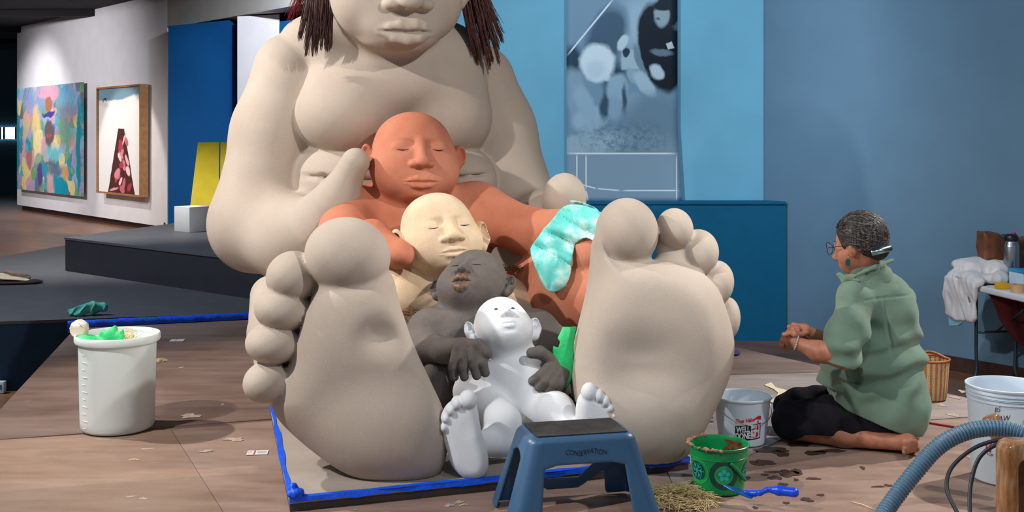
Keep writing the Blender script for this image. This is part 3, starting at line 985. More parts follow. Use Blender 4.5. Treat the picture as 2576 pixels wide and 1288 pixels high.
HR = HeadFrame(W(1041, 392, 5.86), px(113, 5.86), yaw=17, pitch=-8, roll=1, wx=1.10)
head(F, HR, nose=1.1, lips=.95, ear=1.0, k=0.012, jaw=1.12, mouth_w=1.0, cheek=1.1, ez=.10, mz=-.67, ear_z=.02)
F.post.append(lambda P, d: np.maximum(d, 0.06 - P[:, 2]) + 0.0012 * vnoise(P, 14.0, 5))
root = empty('clay_figure', tuple(W(1050, 600, 6.0) * np.array([1, 1, 0]) + np.array([0, 0, 0.05])))
tag(root, 'terracotta coloured clay figure lying against the huge figure', 'sculpture')
sculpt('body', F, 0.0058, MAT_RED, root, origin=root.location)
FRED = F
lid_lines(HR, F, root, MAT_LINE)

# ---- cream figure
F = Field()
ELL(F, 1160, 815, 5.50, 225, 140, .22, yaw=12, k=0)
ELL(F, 1010, 740, 5.36, 70, 70, .14, k=0.06)
CONE(F, (1020, 740, 5.42, 62), (1240, 760, 5.55, 62), k=0.08)
CONE(F, (1105, 690, 5.46, 62), (1105, 640, 5.46, 62), k=0.03)
HC = HeadFrame(W(1105, 584, 5.42), px(104, 5.42), yaw=22, pitch=-21, roll=-4, wx=1.08)
head(F, HC, nose=1.25, lips=.8, ear=1.45, k=0.010, jaw=1.08, cheek=1.15, ear_z=-.16)
F.post.append(lambda P, d: np.maximum(d, 0.06 - P[:, 2]) + 0.0008 * vnoise(P, 16.0, 8))
root = empty('clay_figure', tuple(W(1120, 800, 5.5) * np.array([1, 1, 0]) + np.array([0, 0, 0.05])))
tag(root, 'cream coloured clay figure between the terracotta and the dark grey ones', 'sculpture')
sculpt('body', F, 0.005, MAT_CREAM, root, origin=root.location)
lid_lines(HC, F, root, MAT_LINE, r=.012)

# ---- dark grey figure
def hand(F, palm, pr, R, fingers, thumb, r, k=0.008):
    """palm ellipsoid, four finger chains and a thumb, all world points"""
    F.ell(palm, pr, R, 0.02)
    for pts in fingers:
        n = len(pts)
        F.chain(pts, [r * (1.0 - 0.12 * i) for i in range(n)], k, 0.006)
    F.chain(thumb, [r * 1.15, r * 1.1, r * 0.95][:len(thumb)], 0.012, 0.006)
F = Field()
ELL(F, 1225, 880, 5.08, 180, 100, .20, yaw=12, k=0)
CONE(F, (1085, 830, 5.02, 50), (1350, 830, 5.12, 50), k=0.08)
ELL(F, 1190, 805, 5.10, 135, 50, .15, k=0.06)
CONE(F, (1190, 800, 5.05, 60), (1190, 740, 5.08, 60), k=0.03)
CHAIN(F, [(1072, 835, 5.00, 48), (1062, 880, 4.94, 44)], k=0.04)
CHAIN(F, [(1062, 872, 4.94, 40), (1120, 882, 4.80, 30), (1165, 872, 4.70, 24)], k=0.03)
hand(F, W(1180, 880, 4.66), (px(40, 4.66), .035, px(26, 4.66)), rot(0, 0, 12),
     [[W(1150, 885, 4.66), W(1140, 925, 4.62), W(1143, 948, 4.62)],
      [W(1168, 885, 4.64), W(1164, 925, 4.60), W(1168, 948, 4.60)],
      [W(1190, 885, 4.63), W(1192, 920, 4.59), W(1199, 945, 4.59)],
      [W(1205, 880, 4.63), W(1214, 915, 4.59), W(1221, 938, 4.59)]],
     [W(1170, 870, 4.68), W(1205, 868, 4.63), W(1226, 890, 4.60)], px(14.5, 4.64))
CHAIN(F, [(1352, 838, 5.10, 46), (1440, 880, 4.98, 40)], k=0.04)
CHAIN(F, [(1440, 882, 4.96, 38), (1425, 905, 4.80, 30), (1400, 915, 4.72, 25)], k=0.03)
hand(F, W(1392, 925, 4.68), (px(32, 4.68), .033, px(34, 4.68)), rot(0, 0, -20),
     [[W(1385, 920, 4.66), W(1360, 945, 4.63), W(1340, 958, 4.64)],
      [W(1395, 930, 4.65), W(1372, 958, 4.62), W(1356, 974, 4.63)],
      [W(1408, 936, 4.65), W(1392, 965, 4.62), W(1380, 982, 4.63)],
      [W(1420, 935, 4.66), W(1412, 962, 4.63), W(1404, 980, 4.64)]],
     [W(1385, 905, 4.68), W(1358, 886, 4.65), W(1338, 888, 4.65)], px(15, 4.65))
CONE(F, (1100, 985, 4.88, 40), (1095, 945, 4.86, 36), k=0.0)
CONE(F, (1100, 985, 4.88, 40), (1130, 1060, 4.98, 46), k=0.05)
CONE(F, (1420, 1000, 4.92, 36), (1400, 1050, 4.98, 40), k=0.05)
HG = HeadFrame(W(1192, 710, 5.10), px(92, 5.10), yaw=-22, pitch=-50, roll=-8, wx=1.06)
head(F, HG, nose=.95, lips=1.45, ear=1.3, k=0.008, jaw=1.10, mouth_w=.66, mouth_open=.035, ear_z=-.14, eye_x=.28)
F.post.append(lambda P, d: np.maximum(d, 0.055 - P[:, 2]) + 0.0008 * vnoise(P, 22.0, 11))
root = empty('clay_figure', tuple(W(1220, 900, 5.05) * np.array([1, 1, 0]) + np.array([0, 0, 0.05])))
tag(root, 'dark grey clay figure with parted lips, its hands over the white baby', 'sculpture')
sculpt('body', F, 0.0042, MAT_GREY, root, origin=root.location)
lid_lines(HG, F, root, MAT_LINE, r=.011)
FGREY = F; GREY_ROOT = root
FLIP = Field()
FLIP.chain(HG.lip_u, [v * HG.s * 1.48 for v in (.020, .050, .062, .056, .062, .050, .020)], 0, .02 * HG.s)
FLIP.chain(HG.lip_l, [v * HG.s * 1.48 for v in (.022, .066, .082, .066, .022)], 0, .02 * HG.s)
lp = sculpt('lips', FLIP, 0.0022, plain('ochre_brown_stain', (104, 74, 50), 0.5, var=.2, scale=60), root, origin=root.location)
tag(lp, 'ochre brown stained lips')

# ---- white baby figure
F = Field()
ELL(F, 1305, 985, 4.78, 108, 118, .16, yaw=8, k=0)
CONE(F, (1215, 950, 4.78, 42), (1385, 945, 4.82, 42), k=0.07)
CONE(F, (1284, 940, 4.78, 52), (1278, 870, 4.80, 50), k=0.05)
CONE(F, (1195, 945, 4.78, 38), (1178, 985, 4.74, 36), k=0.05)
CHAIN(F, [(1192, 985, 4.74, 44), (1262, 1062, 4.52, 47)], k=0.04)
CHAIN(F, [(1262, 1062, 4.52, 46), (1264, 1105, 4.50, 42)], k=0.03)
CONE(F, (1260, 1110, 4.52, 34), (1195, 1120, 4.38, 34), k=0.03)
CHAIN(F, [(1350, 1050, 4.78, 55), (1395, 1035, 4.60, 48)], k=0.05)
CHAIN(F, [(1400, 1040, 4.60, 44), (1440, 1095, 4.50, 38), (1490, 1110, 4.50, 36)], k=0.04)
FLW = [(1109, 1062), (1112, 1040), (1122, 1020), (1142, 1004), (1165, 996), (1190, 1000), (1200, 1025), (1206, 1060), (1214, 1100),
       (1226, 1140), (1228, 1172), (1216, 1196), (1190, 1204), (1162, 1196), (1138, 1170), (1124, 1130), (1114, 1095)]
FOOT(F, FLW, (1168, 1100), 4.33, .05, .042, pitch=-6, yaw=0, k=0.02)
for x, y, rx, ry in ((1177, 1006, 23, 24), (1150, 1014, 16, 18), (1134, 1030, 14, 16), (1122, 1050, 13, 15), (1118, 1072, 12, 14)):
    ELL(F, x, y, 4.315, rx, ry, .040, k=0.006)
ELL(F, 1180, 1080, 4.23, 26, 40, .045, k=0.03, mode='s')
FRW = [(1450, 1070), (1449, 1030), (1455, 1000), (1470, 985), (1490, 985), (1512, 1000), (1535, 1025), (1550, 1055), (1552, 1085),
       (1545, 1125), (1530, 1155), (1505, 1168), (1480, 1160), (1460, 1120)]
FOOT(F, FRW, (1498, 1080), 4.46, .05, .042, pitch=-6, yaw=6, k=0.02)
for x, y, rx, ry in ((1482, 988, 21, 26), (1506, 996, 13, 18), (1522, 1008, 12, 16), (1534, 1024, 11, 14), (1543, 1042, 10, 13)):
    ELL(F, x, y, 4.45, rx, ry, .038, k=0.006)
HW = HeadFrame(W(1263, 821, 4.80), px(84, 4.80), yaw=10, pitch=-55, roll=-2, wx=1.0)
head(F, HW, nose=.85, lips=.9, ear=1.5, k=0.010, jaw=1.06, eyes='open', mouth_w=.7, ear_z=-.10, eye_x=.25)
F.post.append(lambda P, d: np.maximum(d, 0.052 - P[:, 2]) + 0.0008 * vnoise(P, 22.0, 15))
root = empty('clay_figure', tuple(W(1300, 1000, 4.75) * np.array([1, 1, 0]) + np.array([0, 0, 0.05])))
tag(root, 'small white baby figure sitting in front with upturned face', 'sculpture')
sculpt('body', F, 0.0038, MAT_CHALK, root, origin=root.location)
MAT_EYE = plain('blue_black_eye', (40, 52, 96), 0.35)
for sx in (-1, 1):
    bm = bmesh.new()
    bmesh.ops.create_uvsphere(bm, u_segments=16, v_segments=10, radius=HW.s * 0.05)
    e = bm_obj('eye', bm, MAT_EYE, root, smooth=True)
    e.location = Vector(HW.lids[0 if sx < 0 else 1] - HW.R[:, 1] * HW.s * .045) - root.location
# ---------------------------------------------------------------- hair of the large figure
rnd = random.Random(4)
def m_hair(name, a, b):
    t = NT(name)
    oi = t.noise(t.coord('Object', (60, 60, 3)), 3, 2)
    t.color(t.ramp(oi, [(0.35, lin(a)), (0.65, lin(b))]))
    t.set(Roughness=0.5)
    return t.m
MAT_FIBRE = m_hair('dark_brown_fibre', (34, 26, 26), (98, 66, 62))
MAT_FIBRE_R = m_hair('red_brown_fibre', (70, 36, 34), (120, 78, 72))
MAT_FIBRE_D = m_hair('crimson_fibre', (96, 16, 22), (150, 34, 36))
mother = [o for o in COL.objects if o.name == 'clay_figure'][0]
MO = np.array(mother.location)
def lock(x0, x1, y0, bx0, bx1, by0, by1, D, n, spread=.05, r=0.0022, clumps=15):
    """a lock of coarse fibres that end in uneven pointed clumps"""
    ends = [(bx0 + (bx1 - bx0) * (i + .5) / clumps + rnd.uniform(-4, 4), by0 + (by1 - by0) * rnd.random() ** .8, rnd.uniform(-spread, spread) * .6) for i in range(clumps)]
    out = []
    for i in range(n):
        k = rnd.randrange(clumps); ex, ey, ed = ends[k]
        u = min(1, max(0, (k + .5) / clumps + rnd.uniform(-.16, .16)))
        xa = x0 + (x1 - x0) * u
        xb = ex + rnd.gauss(0, 2.6); ye = ey - abs(rnd.gauss(0, 14))
        d0 = D + rnd.uniform(-spread, spread); d1 = D + ed + rnd.gauss(0, .006)
        a = W(xa, y0, d0); b = W(xa * .55 + xb * .45 + rnd.uniform(-5, 5), y0 * .5 + ye * .5, d0 - .03); c = W(xb, ye, d1)
        out.append((spline([a, b, c], 4) - MO, [r, r, r, r * .95, r * .9, r * .85, r * .8, r * .65, r * .4]))
    return out
tubes('hair_lock', lock(790, 835, -90, 752, 836, 96, 152, 5.98, 420), MAT_FIBRE, mother, 4)
tubes('hair_lock', lock(1148, 1200, -90, 1180, 1268, 90, 190, 6.36, 420), MAT_FIBRE_R, mother, 4)
tubes('hair_lock', lock(770, 800, -90, 720, 775, 25, 62, 6.02, 90, r=.0016, clumps=8), MAT_FIBRE_D, mother, 4)
# cap of hair over the skull
Fh = Field()
Fh.ell(HM.p(0, -.16, .26), (.86 * HM.s * HM.wx, .88 * HM.s, .84 * HM.s), HM.R, 0)
Fh.cone(HM.p(0, -.5, .0), HM.p(0, -.62, -.55), .5 * HM.s, .3 * HM.s, .1)
Fh.ell(HM.p(0, .75, -.1), (.72 * HM.s, .62 * HM.s, .62 * HM.s), HM.R, .03, 's')
sculpt('hair', Fh, 0.016, MAT_FIBRE, mother, origin=mother.location)
for sx in (-1, 1):
    pass

# ---------------------------------------------------------------- base board with blue tape
MAT_BASE = plain('grey_beige_base_board', (166, 154, 144), 0.7, var=.05, scale=5, bump=.1)
MAT_BTAPE = plain('blue_painters_tape', (0, 88, 236), 0.5, var=.08, scale=20, bump=.3, bscale=60)
ctr = (BP[0] + BP[1] + BP[2] + BP[3]) / 4
o = empty('base_board', (ctr[0], ctr[1], 0))
tag(o, 'grey beige base board under the clay figures, edged with blue tape', 'board')
loc = [(p[0] - ctr[0], p[1] - ctr[1]) for p in BP]
prism('board_top', loc, 0.030, 0.0505, MAT_BASE, o)
prism('board_frame', [(p[0] * .996, p[1] * .998) for p in loc], 0.0015, 0.030, plain('dark_board_edge', (74, 62, 58), .8), o)
def tape_strip(name, a, b, w, z, parent, mat=MAT_BTAPE, seed=1, side=1, wob=.006, t=.0012, n=40, drop=0.0):
    """a hand-laid strip with wavy edges and small lifts"""
    r = random.Random(seed)
    a = np.asarray(a, float); b = np.asarray(b, float)
    d = (b - a) / np.linalg.norm(b - a); nn = np.array([-d[1], d[0]]) * side
    V = []; Q = []
    ph = [r.uniform(0, 6.28) for _ in range(4)]
    for i in range(n + 1):
        s_ = i / n
        c = a + (b - a) * s_
        o1 = wob * (math.sin(s_ * 19 + ph[0]) * .5 + math.sin(s_ * 47 + ph[1]) * .4)
        o2 = wob * (math.sin(s_ * 23 + ph[2]) * .6 + math.sin(s_ * 61 + ph[3]) * .5)
        zz = z + abs(math.sin(s_ * 31 + ph[1])) * .0015
        p = c + nn * (o1 - .004); q = c + nn * (w + o2)
        V += [(p[0], p[1], z - drop), (q[0], q[1], zz), (q[0], q[1], zz + t), (p[0], p[1], z - drop + t)]
    for i in range(n):
        for k in range(4):
            k2 = (k + 1) % 4
            Q.append((i * 4 + k, i * 4 + k2, (i + 1) * 4 + k2, (i + 1) * 4 + k))
    Q += [(3, 2, 1, 0), (n * 4, n * 4 + 1, n * 4 + 2, n * 4 + 3)]
    return mesh_np(name, V, Q, mat, parent, smooth=False)
L2 = [np.array(p) for p in loc]
tape_strip('tape', L2[0], L2[1], .016, .0512, o, seed=2)
tape_strip('tape', L2[0] + np.array([0.0, 0]), L2[3], .016, .0512, o, seed=3, side=-1)
# folded down face of the front tape
def tape_face(a, b, z0, z1, out, seed):
    r = random.Random(seed); n = 40; V = []; Q = []
    d = (b - a) / np.linalg.norm(b - a); nn = np.array([d[1], -d[0]])
    for i in range(n + 1):
        s_ = i / n; c = a + (b - a) * s_
        zz = z0 + r.uniform(-.004, .004)
        p = c + nn * .003; q = c + nn * (.005 + out * abs(math.sin(s_ * 9)))
        V += [(p[0], p[1], z1), (q[0], q[1], zz), (q[0] - nn[0] * .0015, q[1] - nn[1] * .0015, zz), (p[0] - nn[0] * .0015, p[1] - nn[1] * .0015, z1)]
    for i in range(n):
        for k in range(4):
            k2 = (k + 1) % 4
            Q.append((i * 4 + k, i * 4 + k2, (i + 1) * 4 + k2, (i + 1) * 4 + k))
    return mesh_np('tape', V, Q, MAT_BTAPE, o, smooth=False)
tape_face(L2[0], L2[1], .034, .0525, .004, 5)
# crumpled tape end at the left corner, flap at the right corner
Fc = Field()
cc = np.array([BP[0][0] + .02, BP[0][1] + .02, .062])
Fc.ell(cc, (.030, .024, .020), rot(20), 0)
Fc.ell(cc + np.array([-.012, .01, .014]), (.018, .016, .02), rot(60), .004)
Fc.post.append(lambda P, d: d + .004 * np.abs(vnoise(P, 150, 4)) - .002)
sculpt('tape_wad', Fc, .0022, MAT_BTAPE, o, origin=o.location)
Ff = Field()
fa = G(1625, 1178, .03); fb = G(1732, 1148, .045)
Ff.slab((fa + fb) / 2 + np.array([0, -.01, .012]), rot(math.degrees(math.atan2((fb - fa)[1], (fb - fa)[0])), -35), [(-.10, -.02), (.10, -.03), (.11, .035), (.02, .04), (-.10, .02)], .004, .003, 0)
Ff.post.append(lambda P, d: d + .002 * vnoise(P, 60, 9))
sculpt('tape_flap', Ff, .003, MAT_BTAPE, o, origin=o.location)

# ---------------------------------------------------------------- blue tape along the charcoal platform edge
ea = G(170, 810, PZ)[:2]; eb = G(660, 787, PZ)[:2]
dd_ = (eb - ea) / np.linalg.norm(eb - ea); nf = np.array([dd_[1], -dd_[0]])      # toward the camera
V = []; Q = []; n = 70; rt = random.Random(17)
for i in range(n + 1):
    c = ea + (eb - ea) * i / n
    w0 = .003 * math.sin(i * .9) + .002 * math.sin(i * 2.3)
    zb_ = .004 if i > 3 else -.03
    for off, z in ((.010 + w0, zb_), (.006 + w0 * .4, PZ * .5), (.005, PZ + .0015), (-.035 + w0 * 2, PZ + .0022)):
        p = c + nf * off; V.append((p[0], p[1], z))
m = len(V)
V += [(x + nf[0] * .0015, y + nf[1] * .0015, z + .0012) for x, y, z in V]
for i in range(n):
    for k in range(3):
        a = i * 4 + k
        Q.append((a, a + 4, a + 5, a + 1)); Q.append((m + a + 1, m + a + 5, m + a + 4, m + a))
    Q.append((i * 4, m + i * 4, m + i * 4 + 4, i * 4 + 4)); Q.append((i * 4 + 7, m + i * 4 + 7, m + i * 4 + 3, i * 4 + 3))
o = mesh_np('blue_tape', np.array(V) - np.array([ea[0], ea[1], 0]), Q, MAT_BTAPE); o.location = (ea[0], ea[1], 0)
tag(o, 'long strip of blue tape along the edge of the charcoal platform', 'tape')

# ---------------------------------------------------------------- green tape over the grey figure's wrist
MAT_GTAPE = plain('green_masking_tape', (40, 196, 112), 0.55, var=.06, scale=15, bump=.25, bscale=70)
def wrap_piece(name, field, outline, D, off, thick, h, mat, half=.2, noise=0.0, nf=40, seed=0, soft=None):
    """a sheet lying on a sculpted surface inside a photo outline"""
    c = W(sum(p[0] for p in outline) / len(outline), sum(p[1] for p in outline) / len(outline), D)
    R = rot(0, 0, 0)
    poly = plane_poly(outline, c, R)
    Fs = Field()
    Fs.slab(c, R, poly, half, .004, 0)
    base = Fs.ops[0][1]
    G2 = Field()
    def fn(P):
        d = field(P)
        if soft is not None: d = soft(P, d)
        if noise: d = d + noise * vnoise(P, nf, seed)
        return np.maximum(np.abs(d - off) - thick, base(P))
    ext = max(max(abs(a) for a in p) for p in poly)
    G2.call(fn, 0, c, math.hypot(ext * 1.42, half))
    X, Q = surface(G2, h, np.array([c[0] - ext, c[1] - half, c[2] - ext]), np.array([c[0] + ext, c[1] + half, c[2] + ext]), slack=2.5)
    return X, Q
GT = [(1416, 822), (1452, 822), (1444, 850), (1442, 900), (1438, 950), (1426, 978), (1412, 968), (1405, 962), (1412, 944), (1392, 925), (1395, 905), (1390, 880), (1392, 870), (1404, 872), (1408, 858), (1402, 850)]
Fg2 = Field()
ELL(Fg2, 1424, 890, 4.80, 52, 120, .16, k=0)
X, Q = wrap_piece('green_tape', Fg2, GT, 4.68, .0, .004, .0042, None, half=.17, noise=.006, nf=30, seed=3)
gc = W(1420, 890, 4.68)
o = mesh_np('green_tape', X - gc, Q, MAT_GTAPE)
o.location = gc
tag(o, 'torn green tape stuck over the wrist of the dark grey figure', 'tape')

# ---------------------------------------------------------------- aqua towel draped over the terracotta arm and leg
def m_towel():
    t = NT('aqua_batik_towel')
    co = t.coord('Object')
    n = t.noise(co, 9, 4, 0.6)
    c = t.ramp(n, [(0.42, lin((112, 214, 206))), (0.52, lin((150, 230, 222))), (0.62, lin((214, 246, 240)))])
    t.color(c)
    t.set(Roughness=0.95)
    t.b.inputs['Specular IOR Level'].default_value = 0.1
    t.bump(t.noise(co, 320, 2), 0.5, 0.006)
    return t.m
MAT_TOWEL = m_towel()
TW = [(1418, 520), (1448, 513), (1490, 522), (1516, 540), (1512, 575), (1496, 600), (1470, 592), (1448, 606), (1436, 640), (1434, 670), (1424, 700), (1404, 720), (1378, 722), (1360, 700), (1346, 668), (1334, 630), (1340, 612), (1366, 576), (1392, 548)]
Fs = Field()
CHAIN(Fs, [(1400, 566, 5.60, 66), (1510, 580, 5.42, 66)], k=0, kin=.05)
CHAIN(Fs, [(1395, 590, 5.52, 60), (1395, 690, 5.42, 70)], k=.06, kin=.05)
def folds(P, d):
    u = (P[:, 0] - W(1420, 600, 5.4)[0]) * .86 + (P[:, 2] - W(1420, 600, 5.4)[2]) * .5
    v = -(P[:, 0] - W(1420, 600, 5.4)[0]) * .5 + (P[:, 2] - W(1420, 600, 5.4)[2]) * .86
    f = .034 * np.abs(np.sin(u * 19 + 2.6 * np.sin(v * 9 + u * 5))) ** .6 + .007 * np.abs(np.sin(v * 30 + 3.5 * np.sin(u * 15))) + .008 * vnoise(P, 34, 21)
    return d - f
X, Q = wrap_piece('towel', Fs, smooth_poly(TW, 3), 5.40, .012, .008, .0046, None, half=.30, soft=folds)
tc = W(1420, 620, 5.4)
o = mesh_np('towel', X - tc, Q, MAT_TOWEL)
o.location = tc
tag(o, 'aqua patterned towel draped over the arm of the terracotta figure', 'towel')

# ---------------------------------------------------------------- straw showing in the gaps
MAT_STRAW = m_hair('dry_straw', (222, 186, 118), (255, 238, 186))
def straw(c, rx, ry, rz, n, lmin, lmax, r, seed, flat=.5):
    rr = random.Random(seed); out = []
    for i in range(n):
        a = rr.uniform(0, 6.28); q = math.sqrt(rr.random())
        hgt = max(0.0, 1 - q * q)
        p = np.array([c[0] + rx * q * math.cos(a), c[1] + ry * q * math.sin(a), c[2] + rz * hgt * rr.random()])
        th = rr.uniform(0, 6.28); el = rr.uniform(-flat, flat)
        L = rr.uniform(lmin, lmax) / 2
        d = np.array([math.cos(th) * math.cos(el), math.sin(th) * math.cos(el), math.sin(el)]) * L
        a_, b_ = p - d, p + d
        a_[2] = max(a_[2], c[2] + .002); b_[2] = max(b_[2], c[2] + .002)
        out.append(([a_, (a_ + b_) / 2 + np.array([0, 0, rr.uniform(0, .006)]), b_], r))
    return out
st = []
for (x, y, D, n) in ((1275, 680, 5.62, 130), (1030, 792, 5.2, 60), (1440, 1010, 4.75, 90)):
    c = W(x, y, D)
    st += straw(c, .09, .07, .03, n, .04, .10, .0012, int(x))
o = tubes('straw_packing', st, m_hair('dark_straw', (70, 46, 24), (150, 112, 66)), None, 4)
tag(o, 'brown straw packed in the gaps between the clay figures', 'straw', kind='stuff')
# ---------------------------------------------------------------- flat prints built from soft shapes
class Print(NT):
    """flat picture: soft ellipses, bands and blotches over a ground, in metres on the local x, z plane"""
    def __init__(self, name, ground, wob=0.0, wscale=6.0):
        super().__init__(name)
        c = self.n('ShaderNodeTexCoord')
        v = c.outputs['Object']
        if wob:
            nz = self.n('ShaderNodeTexNoise'); nz.inputs['Scale'].default_value = wscale; nz.inputs['Detail'].default_value = 3
            self.l(v, nz.inputs['Vector'])
            sub = self.n('ShaderNodeVectorMath', operation='SUBTRACT'); sub.inputs[1].default_value = (.5, .5, .5)
            self.l(nz.outputs['Color'], sub.inputs[0])
            sc = self.n('ShaderNodeVectorMath', operation='SCALE'); sc.inputs['Scale'].default_value = wob
            self.l(sub.outputs[0], sc.inputs[0])
            ad = self.n('ShaderNodeVectorMath', operation='ADD')
            self.l(v, ad.inputs[0]); self.l(sc.outputs[0], ad.inputs[1])
            v = ad.outputs[0]
        self.v = v
        self.cur = ground
    def mask(self, cx, cz, rx, rz, deg=0.0, soft=0.3, square=False):
        mp = self.n('ShaderNodeMapping', vector_type='TEXTURE')
        mp.inputs['Location'].default_value = (cx, 0, cz)
        mp.inputs['Rotation'].default_value = (0, -math.radians(deg), 0)
        mp.inputs['Scale'].default_value = (rx, 1000.0, rz)
        self.l(self.v, mp.inputs[0])
        if square:
            sp = self.n('ShaderNodeSeparateXYZ'); self.l(mp.outputs[0], sp.inputs[0])
            f = self.math('MAXIMUM', self.math('ABSOLUTE', sp.outputs[0]), self.math('ABSOLUTE', sp.outputs[2]))
        else:
            ln = self.n('ShaderNodeVectorMath', operation='LENGTH'); self.l(mp.outputs[0], ln.inputs[0])
            f = ln.outputs['Value']
        mr = self.n('ShaderNodeMapRange'); mr.inputs['From Min'].default_value = 1.0; mr.inputs['From Max'].default_value = 1.0 - soft
        self.l(f, mr.inputs['Value'])
        return mr.outputs[0]
    def paint(self, m, rgb, alpha=1.0):
        if alpha < 1: m = self.math('MULTIPLY', m, alpha)
        self.cur = self.mix(m, self.cur, lin(rgb) if len(rgb) == 3 and max(rgb) > 1.0 else rgb)
    def blob(self, cx, cz, rx, rz, rgb, deg=0, soft=.35, alpha=1.0, square=False):
        self.paint(self.mask(cx, cz, rx, rz, deg, soft, square), rgb, alpha)
    def done(self, rough=0.7):
        self.color(self.cur); self.set(Roughness=rough)
        self.b.inputs['Specular IOR Level'].default_value = 0.2
        return self.m

# ---- hanging banner with a blue toned photograph
BD = 10.085
bx0, bx1 = W(1425, 0, BD)[0], W(1704, 0, BD)[0]
bz0 = CAM_Z - (507 - CY) * BD / FPX; bz1 = 2.75
BC = np.array([(bx0 + bx1) / 2, BD, (bz0 + bz1) / 2])
def bl(x, y):   # photo pixel -> banner local
    p = W(x, y, BD); return p[0] - BC[0], p[2] - BC[2]
s_px = BD / FPX
pr_ = Print('banner_print', lin((150, 178, 196)), wob=.05, wscale=9)
def bb(x, y, rx, ry, rgb, deg=0, soft=.35, a=1.0, sq=False):
    u, w_ = bl(x, y); pr_.blob(u, w_, rx * s_px, ry * s_px, rgb, deg, soft, a, sq)
bb(1570, 190, 200, 200, (122, 156, 180), 0, .05, 1, True)
bb(1620, 60, 100, 100, (160, 190, 210), 0, .6)
bb(1525, 95, 56, 100, (70, 100, 122), -22, .35)
bb(1440, 150, 30, 46, (44, 70, 90), 0, .5)
bb(1545, 200, 40, 60, (48, 76, 96), 0, .5)
bb(1448, 240, 34, 80, (138, 170, 190), 12, .3)
bb(1600, 150, 40, 26, (170, 196, 210), 0, .15, 1, True)
bb(1575, 132, 11, 13, (40, 62, 78), 0, .3)
bb(1655, 120, 52, 120, (20, 34, 46), 10, .15)
bb(1688, 150, 40, 90, (18, 32, 44), -6, .2)
bb(1688, 20, 30, 60, (24, 38, 50), 0, .25)
bb(1664, 38, 22, 34, (150, 172, 184), 0, .3)
bb(1670, 12, 32, 18, (24, 40, 50), 12, .3)
bb(1655, 48, 6, 4, (90, 110, 124), 0, .4)
bb(1686, 115, 9, 10, (190, 208, 218), 20, .2, 1, True)
bb(1664, 132, 34, 10, (104, 128, 144), -8, .4)
bb(1606, 150, 10, 48, (112, 142, 160), 16, .4)
bb(1590, 190, 14, 26, (150, 180, 196), 30, .4)
bb(1566, 108, 13, 26, (196, 216, 228), -25, .3)
bb(1503, 158, 49, 54, (216, 236, 246), 0, .22)
bb(1498, 176, 34, 32, (196, 220, 234), 0, .6)
bb(1528, 196, 12, 13, (206, 228, 238), 0, .4)
bb(1483, 300, 52, 38, (158, 190, 210), 20, .3)
bb(1470, 258, 26, 56, (152, 186, 206), 24, .35)
bb(1522, 262, 16, 50, (56, 86, 108), -8, .5)
bb(1552, 222, 32, 44, (150, 184, 204), -8, .3)
bb(1546, 272, 22, 40, (140, 174, 196), 0, .4)
bb(1596, 262, 30, 34, (136, 168, 188), 0, .35)
bb(1570, 250, 8, 50, (60, 90, 110), 0, .6)
bb(1622, 212, 20, 46, (172, 202, 218), 38, .3)
bb(1652, 182, 20, 26, (190, 214, 226), 40, .3)
bb(1650, 330, 100, 110, (112, 144, 164), 20, .35)
bb(1490, 362, 120, 34, (160, 190, 206), 4, .35)
bb(1640, 380, 120, 60, (128, 158, 176), -12, .4, .8)
g_ = pr_.noise(pr_.coord('Object'), 26, 5, .7)
u, w_ = bl(1565, 350); m_ = pr_.mask(u, w_, 150 * s_px, 60 * s_px, 0, .7)
pr_.paint(pr_.math('MULTIPLY', m_, pr_.ramp(g_, [(.4, (0, 0, 0, 1)), (.62, (.7, .7, .7, 1))])), (70, 100, 122))
bb(1565, 448, 160, 62, (136, 164, 184), 0, .03, 1, True)
pr_.cur = pr_.cur
def line(x0, y0, x1, y1, w=4):
    a, b = bl(x0, y0), bl(x1, y1)
    L = math.hypot(b[0] - a[0], b[1] - a[1]); dg = math.degrees(math.atan2(b[1] - a[1], b[0] - a[0]))
    pr_.blob((a[0] + b[0]) / 2, (a[1] + b[1]) / 2, L / 2, w * s_px / 2, (222, 236, 244), dg, .25, 1, True)
pr_.v = pr_.coord('Object')
line(1425, 142, 1545, -5, 5); line(1415, 386, 1710, 386, 5)
line(1451, 386, 1451, 462, 4); line(1474, 386, 1474, 478, 4)
line(1474, 478, 1480, 512, 4); line(1455, 462, 1500, 474, 4); line(1500, 474, 1560, 479, 4); line(1560, 479, 1712, 479, 4); line(1474, 505, 1712, 505, 3); line(1701, 386, 1701, 512, 4)
line(1545, -5, 1600, -72, 5)
MAT_BANNER = pr_.done(.55)
nx, nz = 16, 40
V = []; Q = []
for j in range(nz + 1):
    for i in range(nx + 1):
        u = i / nx; v = j / nz
        x = (bx0 + (bx1 - bx0) * u) - BC[0]; z = (bz0 + (bz1 - bz0) * v) - BC[2]
        low = max(0, 1 - v * 3)
        x += low * .035 * (u * .9 + .1); y = -.012 - .014 * math.sin(u * math.pi) * (0.4 + low) - .012 * low * (u > .9)
        V.append((x, y, z))
n1 = len(V)
V += [(x, y + .003, z) for x, y, z in V]
for j in range(nz):
    for i in range(nx):
        a = j * (nx + 1) + i
        Q.append((a, a + 1, a + nx + 2, a + nx + 1)); Q.append((n1 + a + nx + 1, n1 + a + nx + 2, n1 + a + 1, n1 + a))
for i in range(nx):
    Q.append((i, n1 + i, n1 + i + 1, i + 1)); t_ = nz * (nx + 1) + i; Q.append((t_ + 1, n1 + t_ + 1, n1 + t_, t_))
for j in range(nz):
    a = j * (nx + 1); Q.append((a + nx + 1, n1 + a + nx + 1, n1 + a, a)); b = a + nx; Q.append((b, n1 + b, n1 + b + nx + 1, b + nx + 1))
root = empty('banner', BC)
